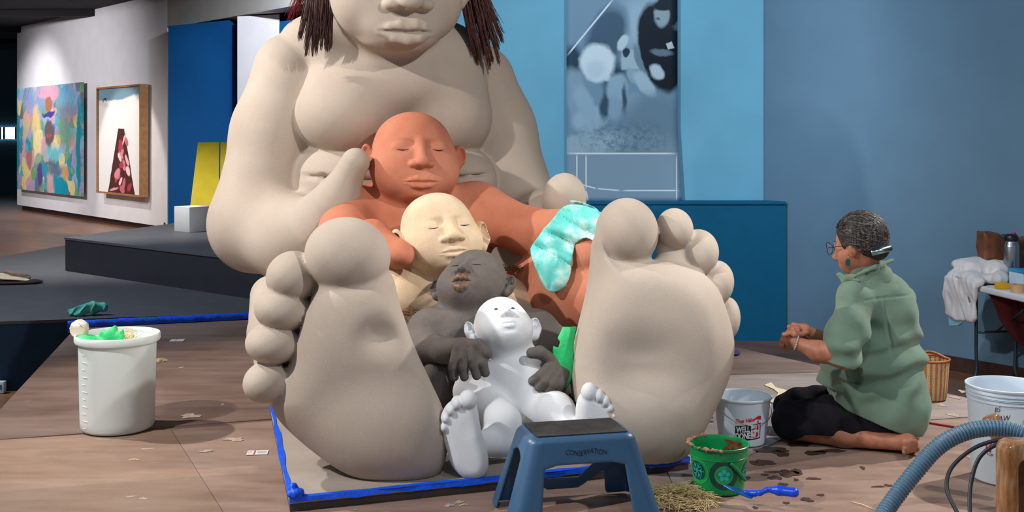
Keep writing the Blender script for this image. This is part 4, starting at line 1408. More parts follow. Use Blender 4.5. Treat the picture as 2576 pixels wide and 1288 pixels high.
tag(root, 'hanging fabric banner with a blue toned photograph on the light blue wall', 'banner')
mesh_np('banner_cloth', V, Q, MAT_BANNER, root)
tube('hanging_rod', [(bx0 - BC[0] - .03, .0, bz1 - BC[2]), (bx1 - BC[0] + .03, .0, bz1 - BC[2])], .012, plain('steel_rod', (150, 150, 155), .3, 1.0), root)

# ---- paintings on the left wall
ang = math.atan2(dl[1], dl[0])
def wall_rect(x0, x1, yt0, yb0, yt1, yb1):
    a = on_left_wall(x0, (yt0 + yb0) / 2); b = on_left_wall(x1, (yt1 + yb1) / 2)
    zt = (on_left_wall(x0, yt0)[2] + on_left_wall(x1, yt1)[2]) / 2
    zb_ = (on_left_wall(x0, yb0)[2] + on_left_wall(x1, yb1)[2]) / 2
    w = float(np.linalg.norm((b - a)[:2]))
    return (a + b) / 2, w, zt, zb_
def place_wall(c, z, off):
    n = np.array([nl[0], nl[1]])
    p = c[:2] - n * off
    return (p[0], p[1], z)

# large colourful canvas
c, w, zt, zb_ = wall_rect(57, 220, 223, 474, 208, 495)
hh = (zt - zb_)
pt = Print('collage_canvas_paint', lin((150, 178, 196)), wob=.30, wscale=2.6)
vo = pt.n('ShaderNodeTexVoronoi', feature='F1'); vo.inputs['Scale'].default_value = 3.4
pt.l(pt.v, vo.inputs['Vector'])
sp = pt.n('ShaderNodeSeparateColor'); pt.l(vo.outputs['Color'], sp.inputs[0])
pal = [(0.0, lin((96, 176, 190))), (.16, lin((176, 160, 196))), (.3, lin((236, 208, 140))), (.42, lin((120, 166, 120))), (.55, lin((150, 188, 214))), (.68, lin((214, 164, 168))), (.8, lin((110, 120, 130))), (.92, lin((60, 150, 170)))]
pt.cur = pt.ramp(sp.outputs[0], pal, 'CONSTANT')
W2, H2 = w / 2, hh / 2
for (u, v, ru, rv, rgb, dg, so, al) in (
    (-.3, .80, .75, .30, (150, 160, 200), 0, .5, .8), (.62, .72, .4, .3, (120, 176, 208), 0, .5, .9), (.05, .86, .38, .16, (236, 160, 176), 0, .3, 1),
    (.06, .66, .12, .16, (176, 112, 84), 0, .2, 1), (.05, .47, .20, .07, (78, 66, 150), 0, .2, 1), (.08, .12, .19, .26, (110, 92, 96), 0, .25, 1), (.06, .06, .10, .05, (190, 84, 70), 0, .3, 1),
    (-.35, .32, .17, .36, (240, 206, 130), 0, .4, .9), (-.3, -.1, .16, .4, (244, 222, 160), 0, .4, .9), (-.7, .25, .14, .3, (220, 190, 130), 0, .4, .8),
    (.55, .1, .3, .3, (110, 150, 112), 0, .5, .8), (.6, .45, .34, .25, (140, 130, 140), 0, .5, .7), (.2, -.25, .4, .2, (110, 190, 200), 0, .5, .8),
    (-.58, -.38, .12, .22, (176, 120, 110), 0, .25, 1), (-.28, -.36, .11, .12, (150, 180, 150), 0, .25, 1), (-.22, -.68, .09, .24, (92, 74, 150), 0, .2, 1),
    (.30, -.88, .38, .22, (20, 150, 172), 0, .1, 1), (.1, -.86, .14, .3, (236, 172, 160), 30, .4, .8), (.55, -.62, .14, .16, (220, 160, 80), 0, .3, .9), (.25, -.55, .25, .16, (90, 100, 116), 0, .4, .8),
    (-.96, -.1, .07, .8, (20, 140, 150), 0, .3, 1), (.93, -.2, .08, .9, (20, 150, 160), 0, .3, 1)):
    pt.blob(u * W2, v * H2, ru * W2, rv * H2, rgb, dg, so, al)
sc = pt.noise(pt.coord('Object', (6, 1, 2)), 3.5, 6, .8)
pt.paint(pt.ramp(sc, [(.52, (0, 0, 0, 1)), (.66, (.55, .55, .55, 1))]), (60, 66, 84))
MAT_ART1 = pt.done(.6)
root = empty('painting', place_wall(c, (zt + zb_) / 2, .10), ang)
tag(root, 'large unframed painting crowded with small colourful shapes', 'painting')
box('canvas', (0, 0, 0), (w, .06, hh), MAT_ART1, root)
box('stretcher', (0, .05, 0), (w * .94, .05, hh * .94), plain('pale_stretcher_wood', (196, 176, 146), .7), root)

# framed picture: dark wedge on a white ground
c, w, zt, zb_ = wall_rect(267, 378, 222, 485, 211, 494)
hh = zt - zb_
W2, H2 = w / 2 * .95, hh / 2 * .97
pt = Print('wedge_picture_paint', lin((238, 234, 228)), wob=.06, wscale=5)
pt.blob(0, H2 * .95, W2 * 1.3, H2 * .20, (120, 150, 162), 0, .15, 1, True)
pt.blob(.35 * W2, .72 * H2, W2 * .75, H2 * .10, (238, 232, 222), 8, .4)
pt.blob(-.8 * W2, .70 * H2, W2 * .4, H2 * .06, (226, 216, 200), -10, .4)
pt.blob(-.70 * W2, .80 * H2, W2 * .09, H2 * .022, (44, 46, 48), 0, .3)
pt.blob(-.78 * W2, .765 * H2, W2 * .02, H2 * .03, (44, 46, 48), 0, .3); pt.blob(-.64 * W2, .765 * H2, W2 * .02, H2 * .03, (44, 46, 48), 0, .3)
# wedge: stacked bands widening to the bottom
sp = pt.n('ShaderNodeSeparateXYZ'); pt.l(pt.v, sp.inputs[0])
half = pt.math('ADD', pt.math('MULTIPLY', pt.math('SUBTRACT', .22 * H2, sp.outputs[2]), .50 * W2 / (1.2 * H2)), .14 * W2)
inside = pt.math('LESS_THAN', pt.math('ABSOLUTE', pt.math('SUBTRACT', sp.outputs[0], .10 * W2)), half)
inside = pt.math('MULTIPLY', inside, pt.math('LESS_THAN', sp.outputs[2], .22 * H2))
pt.paint(inside, (82, 44, 40))
rr = random.Random(12)
for k in range(20):
    v = -.92 + 1.0 * k / 20; spread = .18 + .16 * (1 - k / 20)
    pt.blob((.16 + rr.uniform(-spread, spread)) * W2, v * H2, W2 * rr.uniform(.09, .17), H2 * rr.uniform(.045, .09), rr.choice([(226, 140, 148), (206, 104, 116), (238, 176, 176), (176, 66, 76), (244, 206, 204), (214, 122, 130)]), rr.uniform(-60, 60), .3)
pt.blob(-.25 * W2, -.93 * H2, W2 * .25, H2 * .03, (226, 150, 156), 6, .3)
MAT_ART2 = pt.done(.5)
MAT_OAK = plain('golden_oak_frame', (160, 112, 66), .5, var=.1, scale=14)
root = empty('framed_picture', place_wall(c, (zt + zb_) / 2, .12), ang)
tag(root, 'tall oak framed picture with a dark wedge and pink shapes', 'picture')
box('picture_sheet', (0, -.02, 0), (w * .955, .05, hh * .972), MAT_ART2, root)
fw = .035
for sx in (-1, 1): box('frame_rail', (sx * (w / 2 - fw / 2), 0, 0), (fw, .16, hh), MAT_OAK, root)
for sz in (-1, 1): box('frame_rail', (0, 0, sz * (hh / 2 - fw / 2)), (w - 2 * fw, .16, fw), MAT_OAK, root)
# caption tag at the wall's end and small label beside the canvas
p = on_left_wall(415, 566); box_ = box('wall_caption', (0, 0, 0), (.05, .01, .09), plain('blue_caption', (40, 70, 120)), None)
box_.location = place_wall(p, p[2], .01); box_.rotation_euler = (0, 0, ang)
tag(box_, 'tiny blue caption tag at the lower corner of the white wall', 'tag')
p = on_left_wall(51, 340); box_ = box('wall_caption', (0, 0, 0), (.14, .01, .22), plain('grey_caption', (176, 174, 172)), None)
box_.location = place_wall(p, p[2], .01); box_.rotation_euler = (0, 0, ang)
tag(box_, 'small grey caption card left of the crowded colourful painting', 'tag')

# ---- cube and yellow boards on the raised platform
MAT_CUBE = plain('matt_white_paint', (214, 212, 212), .8, var=.02)
p = G(471, 585, .32 + PZ)
s = .255
o = box('display_cube', (0, 0, s / 2), (s, s, s), MAT_CUBE, None, bevel=.003)
o.location = (p[0] + .0, p[1] + s * .7, .3205 + PZ); o.rotation_euler = (0, 0, math.radians(52))
tag(o, 'small white display cube on the raised black platform', 'cube')
MAT_YEL = plain('mustard_yellow_board', (206, 186, 40), .6, var=.05, scale=4)
for k, (xa, xb, xt0, xt1, lab) in enumerate(((475, 549, 498, 552, 'mustard yellow board leaning behind the white cube, left one of two'), (552, 640, 555, 640, 'mustard yellow board leaning behind the elbow of the huge figure'))):
    a = G(xa, 548, .32 + PZ); b = G(xb, 548 - 1, .32 + PZ)
    D2 = 14.55
    t0, t1 = W(xt0, 358, D2), W(xt1, 358, D2)
    bm = bmesh.new()
    pts = [a, b, t1, t0]
    f = [bm.verts.new(v) for v in pts]; g = [bm.verts.new(np.array(v) + np.array([0, .03, 0])) for v in pts]
    bm.faces.new(f); bm.faces.new(g[::-1])
    for i in range(4): bm.faces.new((f[i], g[i], g[(i + 1) % 4], f[(i + 1) % 4]))
    o = bm_obj('yellow_board', bm, MAT_YEL); o.location = (0, 0, .0005)
    tag(o, lab, 'board')

# ---- bits on the charcoal platform
MAT_BRN = plain('dark_brown_felt', (52, 36, 32), .95, var=.15, scale=20, bump=.4)
MAT_PAPER = plain('crumpled_buff_paper', (214, 190, 160), .9, var=.08, scale=14)
MAT_TAUPE = plain('taupe_suede', (138, 118, 104), .95, var=.1, scale=20)
p = G(28, 716, PZ)
root = empty('wrapped_bundle', p)
tag(root, 'buff paper and dark brown felt lying folded on the charcoal platform', 'bundle')
Fb = Field(); Fb.ell(p + np.array([-.02, .05, .015]), (.27, .10, .022), rot(8), 0)
Fb.post.append(lambda P, d: np.maximum(d + .006 * vnoise(P, 30, 2), PZ + .001 - P[:, 2]))
sculpt('felt', Fb, .006, MAT_BRN, root, origin=p)
Fb = Field(); Fb.ell(p + np.array([-.04, .05, .05]), (.22, .08, .022), rot(8, 0, 6), 0); Fb.ell(p + np.array([-.15, .06, .055]), (.12, .06, .03), rot(0), .02)
Fb.post.append(lambda P, d: d + .009 * vnoise(P, 34, 5))
sculpt('paper', Fb, .006, MAT_PAPER, root, origin=p)
Fb = Field(); Fb.cone(p + np.array([-.08, .08, .10]), p + np.array([.13, .06, .075]), .020, .012, 0); Fb.cone(p + np.array([-.08, .09, .09]), p + np.array([.13, .07, .055]), .018, .02, .01)
Fb.post.append(lambda P, d: d + .006 * vnoise(P, 40, 7))
sculpt('suede_strip', Fb, .005, MAT_TAUPE, root, origin=p)

p = G(208, 796, PZ)
MAT_RAG = plain('teal_green_rag', (92, 184, 168), .9, var=.08, scale=16, bump=.3)
Fb = Field()
Fb.chain([p + np.array([-.10, .03, .022]), p + np.array([-.03, .02, .032]), p + np.array([.05, .05, .05]), p + np.array([.125, .06, .055])], [.020, .030, .040, .030], 0, .03)
Fb.post.append(lambda P, d: np.maximum(d + .017 * np.abs(vnoise(P, 58, 3)) - .008, PZ + .001 - P[:, 2]))
o = sculpt('cleaning_rag', Fb, .0042, MAT_RAG, None, origin=p)
tag(o, 'twisted teal green rag lying on the edge of the charcoal platform', 'rag')

p = G(-2, 989, FLOOR_Z)
root = empty('power_box', p + np.array([0, 0, .001]))
tag(root, 'white electrical box with a small teal window on the wooden floor', 'box')
box('casing', (0, 0, .042), (.085, .05, .082), plain('white_plastic_casing', (206, 214, 224), .5), root, bevel=.006)
box('window', (.012, -.026, .045), (.035, .004, .035), plain('teal_window', (30, 110, 150), .2), root)

# ---------------------------------------------------------------- white graduated tub and what is in it
TD = 5.21
tp = W(296, 1078, TD); tp[2] = .0025
def m_frost():
    t = NT('frosted_polyethylene')
    t.set(Roughness=0.45)
    t.color(lin((234, 240, 240)))
    tr = t.n('ShaderNodeBsdfTranslucent'); tr.inputs[0].default_value = lin((226, 238, 236))
    mx = t.n('ShaderNodeMixShader'); mx.inputs[0].default_value = .24
    out = t.t.nodes['Material Output']
    t.l(t.b.outputs[0], mx.inputs[1]); t.l(tr.outputs[0], mx.inputs[2]); t.l(mx.outputs[0], out.inputs[0])
    return t.m
MAT_FROST = m_frost()
root = empty('plastic_tub', tp)
tag(root, 'tall frosted white plastic tub full of scraps left of the figures', 'tub')
Ht = .437
prof = [(.0, .001), (.140, .001), (.155, .006), (.162, .018), (.164, .05), (.171, Ht - .055), (.172, Ht - .042), (.176, Ht - .036), (.186, Ht - .034), (.189, Ht - .028), (.189, Ht - .004), (.186, Ht), (.181, Ht), (.178, Ht - .004), (.177, Ht - .028), (.169, Ht - .034), (.166, Ht - .05), (.159, .05), (.157, .02), (.15, .011), (.0, .009)]
lathe('tub_body', prof, MAT_FROST, root, n=72)
MAT_MARK = plain('raised_tub_mark', (232, 240, 238), .4)
for k in range(11):
    z = .03 + .033 * k
    a0 = math.radians(226); a1 = math.radians(226 + (13 if k % 2 else 8))
    r0_ = .1642 + (.171 - .164) * (z - .05) / (Ht - .105)
    pts = [(math.cos(a0 + (a1 - a0) * i / 5) * (r0_ + .0006), math.sin(a0 + (a1 - a0) * i / 5) * (r0_ + .0006), z) for i in range(6)]
    tube('volume_mark', pts, .0014, MAT_MARK, root, n=6)
# scraps inside
c0 = np.array([tp[0], tp[1], 0])
Fb = Field()
Fb.slab(c0 + np.array([-.035, -.05, .40]), rot(-12, -14, 5), [(-.09, -.14), (.075, -.14), (.082, .035), (.070, .075), (.045, .050), (.028, .082), (.0, .045), (-.03, .055), (-.05, .01), (-.10, -.02)], .009, .006, 0)
Fb.ell(c0 + np.array([-.10, -.04, .40]), (.075, .045, .030), rot(0, 0, 10), .015)
Fb.ell(c0 + np.array([-.02, -.03, .26]), (.08, .06, .14), None, .03)
Fb.post.append(lambda P, d: d + .007 * vnoise(P, 38, 9))
o = sculpt('tape_scrap', Fb, .0042, MAT_GTAPE, None, origin=c0 + np.array([0, 0, .1]))
tag(o, 'crumpled bright green tape sticking out of the white tub', 'tape')
Fb = Field(); Fb.ell(c0 + np.array([-.168, -.02, .462]), (.034, .03, .036), rot(20, 10, 25), 0)
Fb.post.append(lambda P, d: d + .020 * np.abs(vnoise(P, 80, 14)) - .010)
o = sculpt('paper_scrap', Fb, .003, plain('cream_tissue', (226, 208, 192), .9, var=.05), None, origin=c0 + np.array([-.168, -.02, .462]))
tag(o, 'crumpled cream tissue on the left rim of the white tub', 'paper')
st = straw(c0 + np.array([.05, -.03, .40]), .05, .05, .07, 70, .04, .11, .0012, 77, flat=1.3)
o = tubes('straw_wisp', st, MAT_STRAW, None, 4)
tag(o, 'wisp of straw poking out of the white tub', 'straw', kind='stuff')
Fb = Field(); Fb.ell(c0 + np.array([.06, -.03, .405]), (.035, .03, .022), None, 0); Fb.ell(c0 + np.array([.09, .0, .25]), (.05, .07, .14), None, .02)
Fb.post.append(lambda P, d: d + .006 * vnoise(P, 50, 19))
o = sculpt('paper_scrap', Fb, .004, plain('pale_aqua_tissue', (170, 214, 200), .9), None, origin=c0 + np.array([.06, -.03, .3]))
tag(o, 'pale aqua tissue crumpled inside the white tub', 'paper')
# ---------------------------------------------------------------- small things on the covered platform
plat = [o for o in COL.objects if o.name == 'floor_platform'][0]
PL = np.array(plat.location)
rs = random.Random(31)
MAT_WET = plain('wet_brown_stain', (70, 48, 40), .5, var=.1, scale=30)
MAT_SMEAR = plain('dried_pale_slip', (176, 156, 144), .8, var=.12, scale=40)
def blot(name, c, rx, ry, mat, z, seed, spiky=.35, rz=0.0):
    r = random.Random(seed); n = 26
    ph = [r.uniform(0, 6.28) for _ in range(5)]
    V = [(c[0], c[1], z)]
    for i in range(n):
        a = 2 * math.pi * i / n
        q = 1 + spiky * (math.sin(2 * a + ph[0]) * .4 + math.sin(3 * a + ph[1]) * .4 + math.sin(5 * a + ph[2]) * .35 + math.sin(9 * a + ph[3]) * .2)
        x, y = rx * q * math.cos(a), ry * q * math.sin(a)
        V.append((c[0] + x * math.cos(rz) - y * math.sin(rz), c[1] + x * math.sin(rz) + y * math.cos(rz), z))
    T = [(0, 1 + i, 1 + (i + 1) % n) for i in range(n)]
    return mesh_np(name, np.array(V) - PL, None, mat, plat, False, T)
for k, (x, y, rx, ry) in enumerate(((1940, 1132, 38, 8), (1965, 1142, 20, 7), (2010, 1118, 26, 7), (1920, 1165, 30, 7), (1945, 1188, 22, 3), (1985, 1192, 28, 8), (2005, 1187, 14, 6), (1950, 1203, 16, 5),
        (1925, 1195, 9, 3), (2045, 1205, 16, 3), (2003, 1208, 6, 3), (1970, 1220, 14, 4), (2030, 1258, 14, 6), (2065, 1246, 9, 3), (1978, 1266, 8, 3), (1770, 1062, 22, 5), (1785, 1050, 9, 3), (1765, 1052, 8, 3),
        (1900, 1278, 8, 3), (2170, 1178, 6, 4), (2235, 1222, 10, 3), (2210, 1225, 16, 2), (1895, 1162, 10, 2), (1880, 1203, 8, 4), (2090, 1135, 40, 4), (2050, 1140, 30, 5), (1995, 1238, 10, 2))):
    g = G(x, y); blot('wet_stain', g, rx * g[1] / FPX, ry * g[1] ** 2 / FPX / CAM_Z, MAT_WET, .0020, 100 + k)
for k, (x, y, rx, ry, a) in enumerate(((480, 1047, 26, 5, .2), (590, 1106, 22, 5, 0), (520, 1135, 16, 3, .1), (370, 1130, 14, 2, .1), (1130, 1272, 12, 4, .3), (1155, 1264, 10, 4, .6), (700, 1075, 8, 2, 0), (560, 1018, 3, 2, 0),
        (455, 925, 5, 2, 0), (2345, 965, 10, 4, 0), (2400, 1000, 12, 4, .2), (2420, 985, 8, 3, 0), (2370, 1020, 9, 3, 0), (2400, 1045, 14, 4, .1), (2330, 1012, 5, 2, 0),
        (360, 1255, 10, 3, .1), (330, 1250, 12, 2, .1), (895, 1283, 3, 2, 0), (2440, 1150, 12, 3, 0))):
    g = G(x, y); blot('clay_smear', g, rx * g[1] / FPX, ry * g[1] ** 2 / FPX / CAM_Z, MAT_SMEAR, .0018, 300 + k, .5, a)
# paper scale cards
MAT_CARD = plain('white_card', (222, 218, 216), .6, var=.02)
def card(x, y, wpx, hpx, lab, red):
    g = G(x, y); w = wpx * g[1] / FPX; h = hpx * g[1] ** 2 / FPX / CAM_Z
    o = empty('scale_card', (g[0], g[1], .0022), math.radians(6))
    tag(o, lab, 'card')
    box('card', (0, 0, .0006), (w, h, .0012), MAT_CARD, o)
    if red:
        box('colour_bar', (-w * .14, 0, .0014), (w * .07, h * .9, .0004), plain('magenta_ink', (190, 40, 80)), o)
        for i in range(9): box('scale_tick', (w * .02 + i * w * .048, 0, .0014), (w * .02, h * .5, .0004), plain('grey_ink', (150, 146, 146)), o)
        for i in range(3): box('scale_tick', (-w * .44 + i * w * .07, h * .1, .0014), (w * .03, h * .35, .0004), plain('pale_ink', (176, 172, 172)), o)
    else:
        box('colour_bar', (-w * .06, 0, .0014), (w * .03, h * .9, .0004), MAT_WET, o)
card(648, 1140, 52, 11, 'white paper scale card with a magenta bar near the blue tape edge', True)
card(446, 857, 34, 6, 'white paper scale card lying behind the white tub', False)
# cream masking tape scraps
MAT_CTAPE = plain('cream_masking_tape', (232, 222, 188), .7, var=.04)
def flat_poly(name, pts, z, mat, lab, cat):
    gg = [G(x, y) for x, y in pts]
    c = sum(gg) / len(gg)
    o = prism(name, [(g[0] - c[0], g[1] - c[1]) for g in gg], 0, .0015, mat)
    o.location = (c[0], c[1], z); tag(o, lab, cat)
flat_poly('tape_scrap', [(1922, 970), (1940, 963), (1952, 976), (1976, 982), (1990, 992), (2012, 990), (2005, 998), (1978, 1003), (1962, 1012), (1948, 1016), (1935, 1012), (1952, 1001), (1958, 990), (1946, 980)], .0022, MAT_CTAPE, 'torn cream masking tape on the floor by the kneeling knee', 'tape')
flat_poly('tape_scrap', [(1793, 998), (1800, 992), (1812, 1000), (1806, 1006)], .0022, MAT_CTAPE, 'scrap of cream tape behind the white and red pail', 'tape')
# purple cloth behind the foot
g = G(1843, 893)
Fb = Field(); Fb.ell(g + np.array([0, 0, .012]), (.05, .05, .02), None, 0)
Fb.post.append(lambda P, d: np.maximum(d + .006 * vnoise(P, 60, 5), .001 - P[:, 2]))
o = sculpt('cloth', Fb, .004, plain('dark_violet_cloth', (60, 50, 96), .9), None, origin=g)
tag(o, 'small dark violet cloth on the floor behind the right foot sole', 'cloth')
# straw: one pile in front, little tufts and loose stalks
g = G(1712, 1262)
st = straw(np.array([g[0], g[1], .002]), .125, .115, .062, 620, .03, .10, .0013, 5, flat=.5)
o = tubes('straw_pile', st, MAT_STRAW, None, 4)
tag(o, 'loose pile of yellow straw in front of the green bucket', 'straw', kind='stuff')
g = G(396, 910)
o = tubes('straw_tuft', straw(np.array([g[0], g[1], .002]), .05, .05, .02, 60, .02, .05, .001, 6), MAT_STRAW, None, 4)
tag(o, 'small tuft of straw right of the white tub', 'straw', kind='stuff')
for k, (x0, y0, x1, y1, lab) in enumerate(((2142, 1262, 2200, 1282, 'single pale straw stalk on the floor left of the ribbed hose'), (1490, 1250, 1555, 1247, 'thin straw stalk on the floor under the blue step stool'),
        (325, 1156, 355, 1159, 'short straw stalk on the brown board below the white tub'), (1155, 1272, 1180, 1270, 'short straw stalk on the floor left of the blue step stool'))):
    a, b = G(x0, y0, .003), G(x1, y1, .003)
    m = (a + b) / 2
    o = tube('straw_stalk', [a - m, np.array([0, .004, .003]), b - m], .0016, MAT_STRAW, None, 5); o.location = m
    tag(o, lab, 'straw')
# red cord on the floor
o = tube('red_cord', spline([G(2300, 1055, .005), G(2350, 1066, .005), G(2440, 1079, .005), G(2560, 1088, .005)], 6), .005, plain('red_cord_sheath', (168, 40, 44), .5), None, 8)
tag(o, 'red cord lying on the floor behind the kneeling person', 'cord')
# ---------------------------------------------------------------- the kneeling person
def m_skin():
    t = NT('skin')
    co = t.coord('Object')
    n = t.noise(co, 30, 4)
    t.color(t.ramp(n, [(.3, lin((158, 100, 76))), (.7, lin((188, 126, 98)))]))
    t.set(Roughness=.5)
    t.b.inputs['Subsurface Weight'].default_value = .12
    t.b.inputs['Subsurface Radius'].default_value = (.012, .006, .004)
    t.bump(t.noise(co, 220, 2), .15, .002)
    return t.m
def m_linen():
    t = NT('sage_green_linen')
    co = t.coord('Object')
    n = t.noise(co, 5, 4)
    wv = t.noise(t.coord('Object', (1, 1, .25)), 420, 2)
    c = t.ramp(n, [(.3, lin((98, 124, 108))), (.7, lin((122, 146, 128)))])
    c = t.mix(.25, c, t.ramp(wv, [(.3, (.55, .55, .55, 1)), (.65, (1, 1, 1, 1))]), 'MULTIPLY')
    t.color(c); t.set(Roughness=.9)
    t.b.inputs['Specular IOR Level'].default_value = .15
    t.b.inputs['Sheen Weight'].default_value = .2
    t.bump(wv, .25, .003)
    return t.m
MAT_SKIN, MAT_LINEN = m_skin(), m_linen()
MAT_PANTS = plain('black_cotton', (30, 28, 34), .95, var=.15, scale=10, bump=.3, bscale=200, spec=.15)
porg = np.array([W(2180, 1100, 4.95)[0], 4.95, 0.0])
person = empty('person', porg + np.array([0, 0, .0022]))
tag(person, 'person in a sage green shirt and black trousers kneeling with hands together', 'person')

# body: one continuous skin surface
F = Field()
CONE(F, (2195, 800, 4.99, 66), (2205, 960, 5.00, 70), k=0)
CONE(F, (2150, 756, 4.88, 32), (2258, 758, 5.10, 32), k=.06)
CONE(F, (2200, 760, 4.98, 55), (2168, 650, 4.93, 33), k=.05)
# near arm
CHAIN(F, [(2144, 760, 4.85, 28), (2122, 900, 4.72, 25)], k=.04)
CHAIN(F, [(2122, 902, 4.72, 26), (2060, 884, 4.74, 24), (2006, 864, 4.78, 15.5)], k=.02, kin=.03)
ELL(F, 1988, 852, 4.80, 21, 17, .020, roll=-25, k=.012)
fr = 5.6
for (x0, y0, x1, y1, x2, y2, d) in ((1985, 838, 1972, 842, 1969, 856, 4.78), (1980, 845, 1968, 854, 1966, 868, 4.79), (1979, 853, 1967, 864, 1968, 878, 4.81), (1982, 860, 1972, 872, 1974, 884, 4.83)):
    CHAIN(F, [(x0, y0, d, fr + 1), (x1, y1, d, fr), (x2, y2, d + .01, fr - .8)], k=.004, kin=.006)
CHAIN(F, [(1998, 842, 4.77, 7), (1993, 828, 4.78, 6.4), (1985, 822, 4.80, 5.6)], k=.008, kin=.006)
# far arm
CHAIN(F, [(2262, 760, 5.12, 30), (2150, 880, 5.10, 24)], k=.03)
CHAIN(F, [(2150, 880, 5.10, 24), (2085, 856, 5.00, 20), (2040, 838, 4.88, 14.5)], k=.02, kin=.03)
ELL(F, 2022, 828, 4.86, 20, 15, .020, roll=14, k=.012)
for (x0, y0, x1, y1, x2, y2, d) in ((2012, 820, 1996, 817, 1984, 826, 4.86), (2008, 826, 1993, 824, 1981, 834, 4.845), (2006, 832, 1992, 832, 1981, 842, 4.835), (2008, 838, 1995, 840, 1985, 848, 4.83)):
    CHAIN(F, [(x0, y0, d, fr + .8), (x1, y1, d, fr), (x2, y2, d - .01, fr - .8)], k=.004, kin=.006)
CHAIN(F, [(2028, 836, 4.83, 7), (2014, 842, 4.81, 6.2), (2002, 838, 4.80, 5.4)], k=.008, kin=.006)
# hips, thighs, shins, feet
CONE(F, (2208, 990, 5.00, 70), (2230, 1045, 4.97, 54), k=.08)
for dd, zz in ((0.0, 0), (.20, -28)):
    CONE(F, (2210, 1040 + zz, 4.95 + dd, 58), (1985, 1058 + zz, 5.00 + dd, 38), k=.06)
    CHAIN(F, [(1990, 1078 + zz, 4.99 + dd, 27), (2120, 1096 + zz, 4.90 + dd, 27), (2255, 1112 + zz, 4.80 + dd, 20)], k=.03, kin=.03)
    ELL(F, 2284, 1114 + zz, 4.77 + dd, 25, 24, .042, roll=20, k=.02)
    ELL(F, 2268, 1104 + zz, 4.80 + dd, 20, 18, .035, k=.02)
    for j in range(5):
        CONE(F, (2276 + 7.0 * j, 1126 + zz - 1.5 * j, 4.750 + .012 * j + dd, 7.5), (2275 + 7.6 * j, 1138 + zz - 2.2 * j, 4.728 + .012 * j + dd, 7.6 - .7 * (4 - j) * .6), k=.003)
HP = HeadFrame(W(2160, 612, 4.92), px(70, 4.92), yaw=-127, pitch=12, roll=0, wx=.92)
head(F, HP, nose=.95, lips=.7, ear=.95, k=.02, jaw=.92, cheek=.85, ear_z=-.12, eyes='closed', mouth_w=.8, low=(.76, .70, -.26), jawr=(.46, .34, -.62))
F.post.append(lambda P, d: np.maximum(d, .0022 - P[:, 2]))
sculpt('body', F, .0043, MAT_SKIN, person, origin=porg + np.array([0, 0, .0022]))

# shirt
F = Field()
ELL(F, 2212, 800, 5.00, 96, 112, .165, yaw=30, k=0)
CONE(F, (2146, 748, 4.86, 44), (2258, 752, 5.12, 44), k=.07)
CONE(F, (2195, 735, 4.98, 60), (2180, 690, 4.95, 53), k=.05)
ELL(F, 2200, 905, 4.99, 130, 92, .20, yaw=20, roll=-6, k=.07)
ELL(F, 2224, 1015, 4.96, 104, 116, .215, yaw=15, k=.08)
CONE(F, (2110, 960, 4.97, 52), (2210, 990, 4.95, 60), k=.06)
CHAIN(F, [(2152, 762, 4.87, 46), (2132, 830, 4.79, 48), (2116, 886, 4.74, 48)], k=.018, kin=.04)
def shirt_post(P, d):
    X, Y, Z = P[:, 0], P[:, 1], P[:, 2]
    g = np.exp(-((Z - .40) / .13) ** 2)
    f = .011 * g * np.sin(Z * 62 + 7 * np.sin(X * 5 + Y * 3) + X * 16) + .005 * np.exp(-((Z - .58) / .12) ** 2) * np.sin(X * 46 + Z * 26 + 2 * np.sin(Z * 14))
    f += .006 * np.sin(X * 40 - Z * 18 + 3 * np.sin(Z * 9)) * np.exp(-((Z - .2) / .16) ** 2)
    xs = W(2232, 800, 4.85)[0]
    f -= .010 * np.exp(-((X - xs - (Z - .5) * -.10) / .008) ** 2) * np.clip((.66 - Z) * 8, 0, 1) * np.clip((Z - .38) * 8, 0, 1)
    ys = .655 + (X - 1.6) * .04                                                     # yoke seam
    f -= .0025 * np.exp(-((Z - ys) / .005) ** 2) * (X > 1.49)
    f += .004 * vnoise(P, 16, 4)
    d = d - f
    hem = np.interp(X, [1.28, 1.398, 1.404, 1.66, 1.76], [.290, .245, .178, .085, .060])
    d = np.maximum(d, hem - Z)
    # sleeve end cut off square below the elbow
    a = W(2070, 905, 4.73); b = W(2140, 925, 4.73)
    n = np.array([b[2] - a[2], 0, -(b[0] - a[0])]); n /= np.linalg.norm(n)
    cut = (P - a) @ n.astype(np.float32)
    near = (X < W(2180, 900, 4.75)[0]) & (Y < 4.86) & (Z < .45) & (Z > .29)
    d = np.where(near & (cut > -.02), np.maximum(d, cut), d)
    return d
F.post.append(shirt_post)
sculpt('shirt', F, .0045, MAT_LINEN, person, origin=porg + np.array([0, 0, .0022]))
# collar
F = Field()
CONE(F, (2190, 700, 4.96, 55), (2170, 662, 4.93, 44), k=0)
CONE(F, (2194, 720, 4.96, 52), (2170, 640, 4.93, 40), k=.004, mode='s')
CHAIN(F, [(2110, 688, 4.90, 4.5), (2130, 702, 4.86, 5), (2160, 706, 4.84, 5)], k=.008, kin=.02)
CHAIN(F, [(2108, 690, 4.90, 4.5), (2124, 708, 4.87, 5), (2140, 722, 4.85, 6)], k=.008, kin=.02)
CHAIN(F, [(2150, 695, 4.84, 4), (2200, 672, 4.86, 5), (2244, 655, 4.95, 5)], k=.008, kin=.02)
top_a, top_b = W(2110, 686, 4.9), W(2245, 640, 4.9)
def collar_post(P, d):
    n = np.array([-(top_b[2] - top_a[2]), 0, top_b[0] - top_a[0]]); n /= np.linalg.norm(n)
    return np.maximum(d, (P - top_a) @ n.astype(np.float32))
F.post.append(collar_post)
sculpt('collar', F, .003, MAT_LINEN, person, origin=porg + np.array([0, 0, .0022]))
